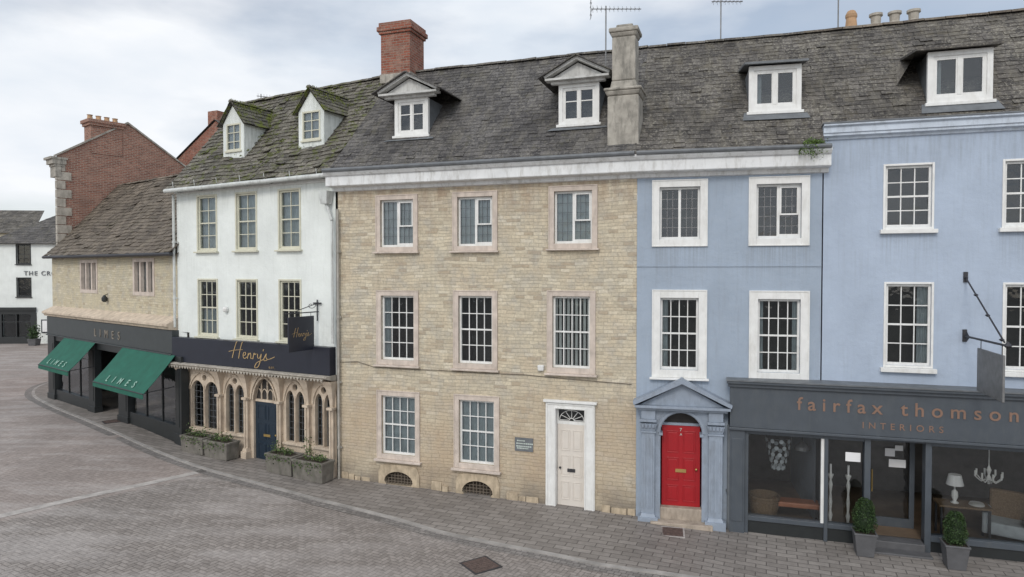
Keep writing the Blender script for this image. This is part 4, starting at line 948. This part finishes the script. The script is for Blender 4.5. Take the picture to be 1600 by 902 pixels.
g=MB(); g.box(.25,L-.05,-.30,0,3.25,4.0)
g.box(.2,L-.03,-.34,-.0,3.2,3.247); bevel(g.build('fascia_board',M['charcoal'],LI),.01)
lettering('LIMES',.42,(5.4,-.31,3.45),LI,M['dull'],2.3,thick=.012)
g=MB()
for a,b in ((.3,1.05),(4.75,5.35),(7.5,8.3),(11.9,12.3)): g.box(a,b,-.3,-.05,.2,3.2); g.box(a-.04,b+.04,-.33,-.04,.2,.75); g.box(a+.12,b-.12,-.315,-.3,.95,2.9)
g.box(1.05,4.75,-.25,-.05,.2,.95); g.box(8.3,11.9,-.25,-.05,.2,.95); g.box(1.05,4.75,-.25,-.05,3.0,3.2); g.box(8.3,11.9,-.25,-.05,3.0,3.2); g.box(5.35,7.5,-.25,-.05,2.95,3.2)
bevel(g.build('shopfront',M['black'],LI),.01)
for a,b in ((1.05,4.75),(8.3,11.9)):
    g=MB(); g.add([(a,-.15,.95),(b,-.15,.95),(b,-.15,3.0),(a,-.15,3.0)],[(0,1,2,3)]); g.build('shop_window',M['shopglass'],LI)
    g=MB(); n=3
    for i in range(1,n): x=a+(b-a)*i/n; g.box(x-.03,x+.03,-.18,-.12,.95,3.0)
    g.build('mullion',M['black'],LI)
doorleaf(LI,5.9,6.95,.5,2.7,.35,M['black'],rows=((.06,.3),(.36,.64),(.7,.94)),letter=False)
g=MB(); g.box(5.35,7.5,-.05,.5,.1,.5); g.build('doorstep',M['step'],LI)
g=MB(); x0,x1,y0,y1,z0,z1=.35,12.2,-.04,3.0,.5,3.95
g.add([(x0,y0,z0),(x1,y0,z0),(x1,y1,z0),(x0,y1,z0),(x0,y0,z1),(x1,y0,z1),(x1,y1,z1),(x0,y1,z1)],[(0,1,2,3),(7,6,5,4),(1,5,6,2),(2,6,7,3),(3,7,4,0)]); g.build('interior',M['inside'],LI)
for i,x in enumerate((11.05,11.45)):
    p=f.w(x,.5,2.35); o=empty('pendant_lamp','small glowing pendant bulb inside the shop','lamp',p,f.rz,'pendant bulbs inside the shop')
    g=MB(); g.lathe((0,0,0),[(.01,-.035),(.03,-.015),(.03,.02),(.012,.05)],10); g.build('bulb',M['bulb'],o); g=MB(); g.cyl((0,0,.05),(0,0,1.4),.006,n=5); g.build('cord',M['iron'],o)
for a,b,zt,zl,yo in ((2.35,5.55,3.22,2.22,-1.25),(8.0,11.95,3.22,2.12,-1.3)):
    g=MB()
    n=10; vs=[];fs=[]
    for i in range(n+1):
        t=i/n
        for x in (a,b): vs.append((x,-.32+(yo+.32)*t,zt+(zl-zt)*t-.03*math.sin(t*math.pi)))
    for i in range(n): fs.append((2*i,2*i+2,2*i+3,2*i+1))
    o_=len(vs); vs+=[(a,yo-.005,zl-.16),(b,yo-.005,zl-.16)]; fs.append((2*n,o_,o_+1,2*n+1)); g.add(vs,fs)
    aw=g.build('awning',M['green'],LI); md=aw.modifiers.new('s','SOLIDIFY'); md.thickness=.012
    g=MB(); g.cyl((a,yo,zl-.0),(b,yo,zl-.0),.02,n=8); g.cyl((a+.1,-.3,zl+.1),(a+.1,yo,zl),.015,n=6); g.cyl((b-.1,-.3,zl+.1),(b-.1,yo,zl),.015,n=6); g.build('awning_arm',M['iron'],aw)
    dv=Vector((0,-.32-yo,zt-zl)).normalized(); base=Vector((a+.22*(b-a),yo,zl))+dv*.12+Vector((0,-dv.z,dv.y))*.02
    lettering('LIMES',.33,base,aw,M['faint'],(b-a)*.55,ey=dv,thick=.004,bold=.003)
g=MB(); g.lathe((5.9,-.12,4.75),[(.05,0),(.1,.06),(.1,.16),(.03,.26)],10); g.cyl((5.9,-.12,5.0),(5.9,0,5.05),.015,n=6); g.build('wall_lamp',M['black'],LI)
# ================================================================== BRICK HOUSE behind
A=FR['LI'].w(-.05,.25); BRK=empty('brick_house','old red brick gabled house with stone quoins and chimney','house',(A.x,A.y,0),math.atan2(.777,.629))
g=MB(); Lx=5.8; az=12.75; ez=10.9
dx,dy=2.6,7.5
g.add([(0,0,-.3),(Lx,0,-.3),(Lx,0,ez),(Lx/2,0,az),(0,0,ez)],[(0,1,2,3,4)])
g.add([(0,0,-.3),(dx,dy,-.3),(dx,dy,ez),(0,0,ez)],[(3,2,1,0)])
g.add([(dx,dy,-.3),(Lx+dx,dy,-.3),(Lx+dx,dy,ez),(Lx/2+dx,dy,az),(dx,dy,ez)],[(4,3,2,1,0)]); g.add([(Lx,0,-.3),(Lx+dx,dy,-.3),(Lx+dx,dy,ez),(Lx,0,ez)],[(0,1,2,3)])
g.build('wall',M['brick2'],BRK,fixn=False)
roof('roof',BRK,(dx,dy,ez-.05),(-.0,-.0,ez-.05),(Lx/2,-.0,az+.03),(Lx/2+dx,dy,az+.03),.3,.25,.02,M['slate'])
roof('roof',BRK,(Lx+.05,0,ez-.05),(Lx+dx,dy,ez-.05),(Lx/2+dx,dy,az+.03),(Lx/2,0,az+.03),.3,.25,.02,M['slate'])
g=MB(); g.prism([(-.08,ez-.05),(Lx/2,az+.0),(Lx+.08,ez-.05),(Lx+.08,ez+.03),(Lx/2,az+.09),(-.08,ez+.03)],-.06,.1); g.build('verge_coping',M['greystone'],BRK,fixn=True)
g=MB(); z=6.4;i=0
while z<10.5:
    w=.55 if i%2 else .32; g.box(-.03,w,-.03,.15,z,z+.36); z+=.385;i+=1
bevel(g.build('quoins',M['palepot'],BRK),.01)
g=MB(); g.box(-.1,.25,-.06,.6,10.45,10.55); g.box(-.06,.15,-.05,.6,10.0,10.45); g.box(-.18,.35,-.08,.7,10.55,10.75); g.box(-.25,.4,-.1,.8,10.75,10.85); g.build('cornice',M['greystone'],BRK)
g=MB(); g.box(1.35,2.65,-.02,.75,11.2,12.7); g.box(1.28,2.72,-.09,.8,12.45,12.57); g.box(1.22,2.78,-.13,.84,12.57,12.72); ch=g.build('chimney',M['brick2'],BRK)
for x in (1.45,1.8,2.15,2.5): g=MB(); g.lathe((x,.35,12.72),[(.13,0),(.10,.2),(.13,.24)],10); g.build('chimney_pot',M['terracotta'],ch)
B2=empty('brick_outbuilding','plain red brick gable rising behind the white house','house',(-19.2,38.2,0),-.45)
g=MB(); g.add([(0,0,-.3),(7.6,0,-.3),(7.6,0,11.6),(3.8,0,13.9),(0,0,11.6)],[(0,1,2,3,4)]); g.add([(0,8,-.3),(7.6,8,-.3),(7.6,8,11.6),(3.8,8,13.9),(0,8,11.6)],[(4,3,2,1,0)]); g.add([(0,0,-.3),(0,8,-.3),(0,8,11.6),(0,0,11.6)],[(0,1,2,3)]); g.add([(7.6,0,-.3),(7.6,8,-.3),(7.6,8,11.6),(7.6,0,11.6)],[(3,2,1,0)]); g.build('wall',M['brick'],B2)
g=MB(); g.add([(-.1,-.1,11.58),(3.8,-.1,13.98),(3.8,8.1,13.98),(-.1,8.1,11.58)],[(0,1,2,3)]); g.add([(7.7,-.1,11.58),(3.8,-.1,13.98),(3.8,8.1,13.98),(7.7,8.1,11.58)],[(3,2,1,0)]); rf=g.build('roof',M['slate'],B2,tone=[.5,.5])
g=MB(); g.box(3.1,3.8,.1,.8,13.2,14.5); g.build('chimney',M['brick'],B2)
# ================================================================== PUB far end
PB=empty('white_pub','white rendered pub with black ground floor and slate roof','pub',(-48,50.5,0),.06)
hs=[]; PX=9.0
for X,z0,z1 in ((10.9,6.45,7.95),(10.9,4.0,5.45),(15.4,6.5,8.0),(15.4,4.15,5.3)):
    hs.append(rect(window(PB,X,X+1.05,z0,z1,sw=.05,smat='black',fmat='black',cols=2,rows=4,cur=None,proud=.02)))
g=MB(); g.panel([(PX,3.2),(20,3.2),(20,8.1),(PX,8.1)],hs,0,.2); g.build('wall',M['whitewall'],PB)
g=MB(); g.panel([(PX,0),(12.3,0),(12.3,3.2),(PX,3.2)],[rect((9.8,11.9,1.0,2.7))],-.05,.2); g.box(PX,12.3,-.2,-.05,3.0,3.22); g.build('pub_front',M['black'],PB)
g=MB(); g.panel([(12.3,0),(20,0),(20,3.2),(12.3,3.2)],[rect((13.7,14.8,.3,2.6))],-.0,.2); g.build('ground_floor_wall',M['whitewall'],PB)
g=MB(); g.box(12.65,13.25,-.06,-.003,1.3,2.3); g.build('menu_board',M['navy'],PB)
g=MB(); g.box(12.73,13.17,-.065,-.06,1.38,2.22); g.build('menu_sheet',M['paper'],PB)
for a,b in ((9.8,11.9),(13.7,14.8)): interior(PB,a,b,.3,2.7,.2,1.5)
g=MB(); g.add([(9.7,.1,0.9),(12,.1,.9),(12,.1,2.8),(9.7,.1,2.8)],[(0,1,2,3)]); g.build('glass',M['glass'],PB)
g=MB(); g.box(10.8,10.88,-.03,.12,1.0,2.7); g.box(9.8,11.9,-.035,.115,2.1,2.16); g.build('glazing_bars',M['black'],PB)
g=MB(); g.add([(PX,.2,0),(PX,8,0),(PX,8,8.1),(PX,.2,8.1)],[(0,1,2,3)]); g.add([(20,.2,0),(20,8,0),(20,8,8.1),(20,4,11.0),(20,.2,8.1)],[(4,3,2,1,0)]); g.build('side_wall',M['whitewall'],PB)
roof('roof',PB,(PX-.2,-.3,8.0),(20,-.3,8.0),(20,4,11.0),(12.9,4,11.0),.35,.28,.015,M['slate'])
roof('roof',PB,(PX-.2,8.3,8.0),(PX-.2,-.3,8.0),(12.9,4,11.0),(12.9,4,11.01),.35,.28,.015,M['slate'])
g=MB(); g.box(12.0,12.8,6.6,7.4,9.0,12.0); ch=g.build('chimney',M['brick'],PB)
for x in (12.2,12.6): g=MB(); g.lathe((x,7.0,12.0),[(.14,0),(.11,.3),(.14,.35)],10); g.build('chimney_pot',M['terracotta'],ch)
lettering('THE CROWN',.46,(11.45,-.03,5.62),PB,M['lead'],3.3,thick=.02,bold=.003)
FB=empty('grey_roofed_house','distant rendered house with pale grey slate roof','house',(-62,64,0),.1)
g=MB(); g.box(0,16,0,8,-.3,9.6); g.build('wall',M['limestone'],FB); roof('roof',FB,(-.3,-.3,9.6),(16.3,-.3,9.6),(15,4,12.1),(1,4,12.1),.4,.35,.02,M['slate2'])
p=empty('potted_shrub','small dark potted shrub by the pub door','shrub',(-35.0,49.9,gz(-35)),0)
g=MB(); g.taper(-.25,.25,-.25,.25,0,.5,.06); g.build('pot',M['potgrey'],p)
leaves('foliage',M['box'],p,lambda:(random.gauss(0,.18),random.gauss(0,.18),.55+abs(random.gauss(.35,.3))),500,.07)
# ================================================================== AERIALS
def aerial(x,y,z0,z1,blen,n,k=0,second=False,ang=0):
    o=empty('tv_aerial','thin metal television aerial mounted above the roof ridge','aerial',(x,y,z0),ang,'television aerials on the roofs')
    H_=z1-z0; g=MB(); g.cyl((0,0,0),(0,0,H_),.018,n=8); g.build('mast',M['galv'],o)
    g=MB(); zb_=H_-.08; a=-blen*.3;b=blen*.7; g.cyl((a,0,zb_),(b,0,zb_),.012,n=6)
    for i in range(n):
        xx=a+(b-a)*(i+.5)/n; l=.16-.005*i; g.cyl((xx,-l,zb_-.02),(xx,l,zb_+.02),.006,n=5); 
        if k: g.cyl((xx,0,zb_-l*.6),(xx,0,zb_+l*.6),.005,n=5)
    if second:
        for s in (-.22,-.1,.1,.22): g.cyl((a,-.2,zb_+s),(a,.2,zb_+s),.006,n=5)
        g.cyl((a,0,zb_-.25),(a,0,zb_+.25),.01,n=5)
    g.build('elements',M['galv'],o)
p=FR['ST'].w(7.05,2.0); aerial(p.x,p.y,10.8,13.0,1.35,12,1,True)
p=FR['BL'].w(2.1,3.2); aerial(p.x,p.y,12.0,13.35,.85,8,1)
p=FR['BR'].w(.75,3.4); aerial(p.x,p.y,12.0,13.75,1.2,10,0,True,.6)
p=FR['HE'].w(.2,3.3); aerial(p.x,p.y,11.2,12.3,.5,5,1,False,.4)
# ================================================================== PLANTERS
def trough(k,x,d,w,h,plants,label):
    f=FR[k]; p=f.w(x,-d); o=empty('stone_planter',label,'planter',(p.x,p.y,gz(p.x)+.03),f.rz,'planters along the arcade')
    g=MB(); g.taper(-w/2,w/2,-.22,.22,0,h-.07,.02)
    g.box(-w/2-.04,w/2+.04,-.26,-.18,h-.07,h); g.box(-w/2-.04,w/2+.04,.18,.26,h-.07,h); g.box(-w/2-.04,-w/2+.04,-.18,.18,h-.07,h); g.box(w/2-.04,w/2+.04,-.18,.18,h-.07,h)
    bevel(g.build('trough',M['planter'],o),.012)
    g=MB(); g.box(-w/2+.04,w/2-.04,-.18,.18,h-.069,h-.03); g.build('soil',M['soil'],o)
    def pt():
        c=random.choice(plants); 
        if random.random()<.35: return (random.uniform(-w/2,w/2),-.25+random.gauss(0,.03),h-abs(random.gauss(0,.12)))
        return (c[0]+random.gauss(0,.09),random.gauss(0,.08),h+abs(random.gauss(0,c[1])))
    leaves('foliage',M['ivy'],o,pt,int(500*w),.028)
    return o
trough('HE',1.55,.50,.95,.52,[(-.3,.12),(0,.06),(.25,.1)],'weathered rectangular planter trailing ivy before the arcade')
trough('HE',2.60,.50,.95,.52,[(-.2,.1),(.2,.12)],'weathered rectangular planter trailing ivy before the arcade')
trough('HE',5.20,.52,.95,.55,[(-.3,.14),(.1,.08)],'rectangular planter with low spreading greenery')
trough('HE',6.28,.52,1.05,.55,[(-.15,.25),(.2,.08)],'rectangular planter with a small upright conifer')
def topiary(x,y,s,label):
    z=gz(x)+.03; o=empty('potted_topiary',label,'topiary',(x,y,z),FR['BR'].rz,'clipped box bushes flanking the shop door')
    g=MB(); g.taper(-.16,.16,-.16,.16,0,.46,.05); g.box(-.225,.225,-.225,-.19,.46,.5); g.box(-.225,.225,.19,.225,.46,.5); g.box(-.225,-.19,-.19,.19,.46,.5); g.box(.19,.225,-.19,.19,.46,.5); bevel(g.build('pot',M['potgrey'],o),.01)
    g=MB(); g.box(-.19,.19,-.19,.19,.461,.475); g.cyl((0,0,.4),(0,0,.75),.02,n=6); g.build('trunk',M['soil'],o)
    def pt():
        t=random.random()**.8; rr=.22*s*(math.sqrt(max(0,1-((t-.3)/.75)**2))); a=random.random()*6.28; r=rr*random.uniform(.72,1.08)*(1+.07*math.sin(3*a+t*9))
        return (r*math.cos(a),r*math.sin(a),.5+t*.68*s)
    leaves('foliage',M['box'],o,pt,3000,.016)
    g=MB(); g.lathe((0,0,.5),[(.1,0),(.17*s,.1),(.18*s,.25),(.13*s,.45),(.04,.6)],12); g.build('inner_foliage',M['box'],o,tone=[0.]*(12*4+2))
topiary(7.42,14.25,1.0,'clipped conical box bush in a tapered grey pot'); topiary(8.92,13.62,.92,'clipped round box bush in a tapered grey pot')
# ================================================================== GROUND
def ribbon(name,pts,w0,w1,dz,mat,drop=0,sub=4):
    P=[Vector(p) for p in pts]; Q=[]
    for a,b in zip(P,P[1:]):
        for i in range(sub): Q.append(a.lerp(b,i/sub))
    Q.append(P[-1]); L_=[];R_=[]
    for i,p in enumerate(Q):
        d=(Q[min(i+1,len(Q)-1)]-Q[max(i-1,0)]).normalized(); n=Vector((-d.y,d.x))
        a=p+n*w0;b=p+n*w1; L_.append((a.x,a.y,gz(a.x)+dz)); R_.append((b.x,b.y,gz(b.x)+dz))
    g=MB(); n=len(Q); g.add(L_+R_,[(i,n+i,n+i+1,i+1)[::-1] for i in range(n-1)])
    if drop:
        g.add(L_+[(x,y,z-drop) for x,y,z in L_],[(i,n+i,n+i+1,i+1) for i in range(n-1)])
        g.add(R_+[(x,y,z-drop) for x,y,z in R_],[(i,i+1,n+i+1,n+i) for i in range(n-1)])
    o=g.build(name,mat,fixn=False); o['kind']='structure'; return o
def smooth(P,k=4):
    P=[Vector(p) for p in P]; E=[P[0]*2-P[1]]+P+[P[-1]*2-P[-2]]; R=[]
    for i in range(1,len(E)-2):
        for j in range(k):
            t=j/k;a,b,c,d=E[i-1],E[i],E[i+1],E[i+2]
            R.append(.5*((2*b)+(c-a)*t+(2*a-5*b+4*c-d)*t*t+(3*b-a-3*c+d)*t**3))
    R.append(P[-1]); return R
xs=[-400,-150,-90,-60,-40,-30,-25,-20,-16,-13,-12,-11,-10.5,-9,-8,-7,-6,-4.8,-3,-1,1,3,4,5.2,7,10,15,25,60,150,400]
ys=[-400,-100,-20,0,8,12,16,20,25,30,40,60,100,400]
def sheet(name,xs,ys,dz,mat):
    g=MB(); vs=[(x,y,gz(x)+dz) for y in ys for x in xs]; n=len(xs)
    g.add(vs,[(j*n+i,j*n+i+1,(j+1)*n+i+1,(j+1)*n+i) for j in range(len(ys)-1) for i in range(n-1)]); o=g.build(name,mat); o['kind']='structure'; return o
sheet('ground',xs,ys,0,M['ground'])
sheet('road',[x for x in xs if -65<=x<=30],[y for y in ys if -20<=y<=60],.004,M['road'])
K=[(24,8.0),(16,10.1),(10,11.5),(6,12.35),(2.3,13.2),(0.7,13.9),(-1.4,14.85),(-3,15.9),(-5.8,17.5),(-9.1,19.4),(-12.4,21.9),(-15.5,24.6),(-18.6,27.3),(-21.2,30.0),(-22.5,33),(-22.3,38),(-20,46)]
I=[(26,12),(18,13),(11.5,15),(7.5,16),(3.5,17),(2,17.5),(-0.5,18.6),(-2,19.6),(-4.2,20.4),(-7.5,22.2),(-9.8,25),(-13,28),(-15.5,30.5),(-17,32.5),(-18.5,34.5),(-18,38.5),(-15,46)]
KK=smooth(K); II=smooth(I); nn=10; vs=[]; g=MB()
for a,b in zip(KK,II):
    for j in range(nn+1): p=a.lerp(b,j/nn); vs.append((p.x,p.y,gz(p.x)+.03))
g.add(vs,[(i*(nn+1)+j,i*(nn+1)+j+1,(i+1)*(nn+1)+j+1,(i+1)*(nn+1)+j)[::-1] for i in range(len(KK)-1) for j in range(nn)])
pv=g.build('pavement',M['pave'],fixn=False); pv['kind']='structure'
ribbon('kerb',KK,0,-.12,.035,M['kerb'],drop=.06,sub=1)
ribbon('drain_channel',KK,.01,.26,.009,M['channel'],sub=1)
ribbon('pale_paving_strip',[(-8.55,19.2),(-9.4,18.0),(-10.5,16.6),(-11.6,14.9),(-13,12.6),(-16,8)],-.13,.13,.009,M['palestrip'])
def cover(x,y,w,h,rz,dz,label,frame=True):
    o=empty('manhole_cover',label,'manhole cover',(x,y,gz(x)+dz),rz); g=MB()
    g.box(-w/2,w/2,-h/2,h/2,-.02,.006)
    n=7
    for i in range(n):
        for j in range(n): a=-w/2+w*(i+.5)/n;b=-h/2+h*(j+.5)/n; g.box(a-.025,a+.025,b-.010,b+.010,.006,.010)
    g.build('cover',M['cover'],o); g=MB()
    t=.04
    g.box(-w/2-t,w/2+t,-h/2-t,-h/2-.003,-.02,.005);g.box(-w/2-t,w/2+t,h/2+.003,h/2+t,-.02,.005);g.box(-w/2-t,-w/2-.003,-h/2,h/2,-.02,.005);g.box(w/2+.003,w/2+t,-h/2,h/2,-.02,.005)
    g.build('frame',M['palestrip'] if frame else M['iron'],o)
cover(-.62,13.38,.55,.55,.6,.008,'square rusty iron access cover in the road',False)
cover(3.62,15.25,.45,.5,-.22,.035,'small rusty cover with pale surround in the pavement')
cover(-14.3,24.3,.5,.5,.7,.035,'iron access cover in the pavement by the awnings',False)
# ================================================================== LIGHT, SKY, CAMERA
w=bpy.data.worlds.new('World'); sc.world=w; w.use_nodes=True; nt=w.node_tree; nt.nodes.clear()
def wn(t,**k):
    n=nt.nodes.new('ShaderNode'+t)
    for a,b in k.items(): setattr(n,a,b)
    return n
el=math.radians(38); az_=math.radians(200)
sky=wn('TexSky',sky_type='NISHITA'); sky.sun_disc=False; sky.sun_elevation=el; sky.sun_rotation=az_
tc=wn('TexCoord'); mp=wn('Mapping'); mp.inputs[3].default_value=(1,1,2.8); mp.inputs[1].default_value=(.3,.1,.0)
nz=wn('TexNoise'); nz.inputs['Scale'].default_value=1.9; nz.inputs['Detail'].default_value=7; nz.inputs['Roughness'].default_value=.5
nz2=wn('TexNoise'); nz2.inputs['Scale'].default_value=3.0; nz2.inputs['Detail'].default_value=6
L_=nt.links.new; L_(tc.outputs['Generated'],mp.inputs[0]); L_(mp.outputs[0],nz.inputs['Vector']); L_(mp.outputs[0],nz2.inputs['Vector'])
mr=wn('MapRange'); L_(nz.outputs[0],mr.inputs[0]); mr.inputs[1].default_value=.40; mr.inputs[2].default_value=.57; mr.inputs[3].default_value=.42
cr=wn('ValToRGB'); L_(nz2.outputs[0],cr.inputs[0]); cr.color_ramp.elements[0].position=.38; cr.color_ramp.elements[0].color=(.68,.74,.815,1); cr.color_ramp.elements[1].position=.6; cr.color_ramp.elements[1].color=(.86,.88,.91,1)
sd=(math.sin(az_)*math.cos(el),math.cos(az_)*math.cos(el),math.sin(el))
dt=wn('VectorMath',operation='DOT_PRODUCT'); L_(tc.outputs['Generated'],dt.inputs[0]); dt.inputs[1].default_value=sd
m2=wn('MapRange'); L_(dt.outputs['Value'],m2.inputs[0]); m2.inputs[1].default_value=0; m2.inputs[2].default_value=1; m2.inputs[3].default_value=11.2; m2.inputs[4].default_value=17.5
sm=wn('VectorMath',operation='SCALE'); L_(cr.outputs[0],sm.inputs[0]); L_(m2.outputs[0],sm.inputs['Scale'])
mx=wn('Mix',data_type='RGBA'); L_(mr.outputs[0],mx.inputs[0]); L_(sky.outputs[0],mx.inputs[6]); L_(sm.outputs[0],mx.inputs[7])
bg=wn('Background'); bg.inputs[1].default_value=.1; L_(mx.outputs[2],bg.inputs[0]); ow=wn('OutputWorld'); L_(bg.outputs[0],ow.inputs[0])
sl=bpy.data.lights.new('sun','SUN'); sl.energy=1.2; sl.angle=math.radians(16); sl.color=(1,.94,.86); so=bpy.data.objects.new('sun',sl); COL.objects.link(so)
so.rotation_euler=Vector(sd).to_track_quat('Z','Y').to_euler()
cam=bpy.data.cameras.new('camera'); cam.lens=24.0; cam.sensor_width=36; cam.clip_end=2000; co=bpy.data.objects.new('camera',cam); COL.objects.link(co)
co.location=(0,0,5.88); co.rotation_euler=(math.pi/2-math.atan(26/1067),0,0); sc.camera=co
sc.view_settings.view_transform='Standard'; sc.view_settings.look='None'; sc.view_settings.exposure=0
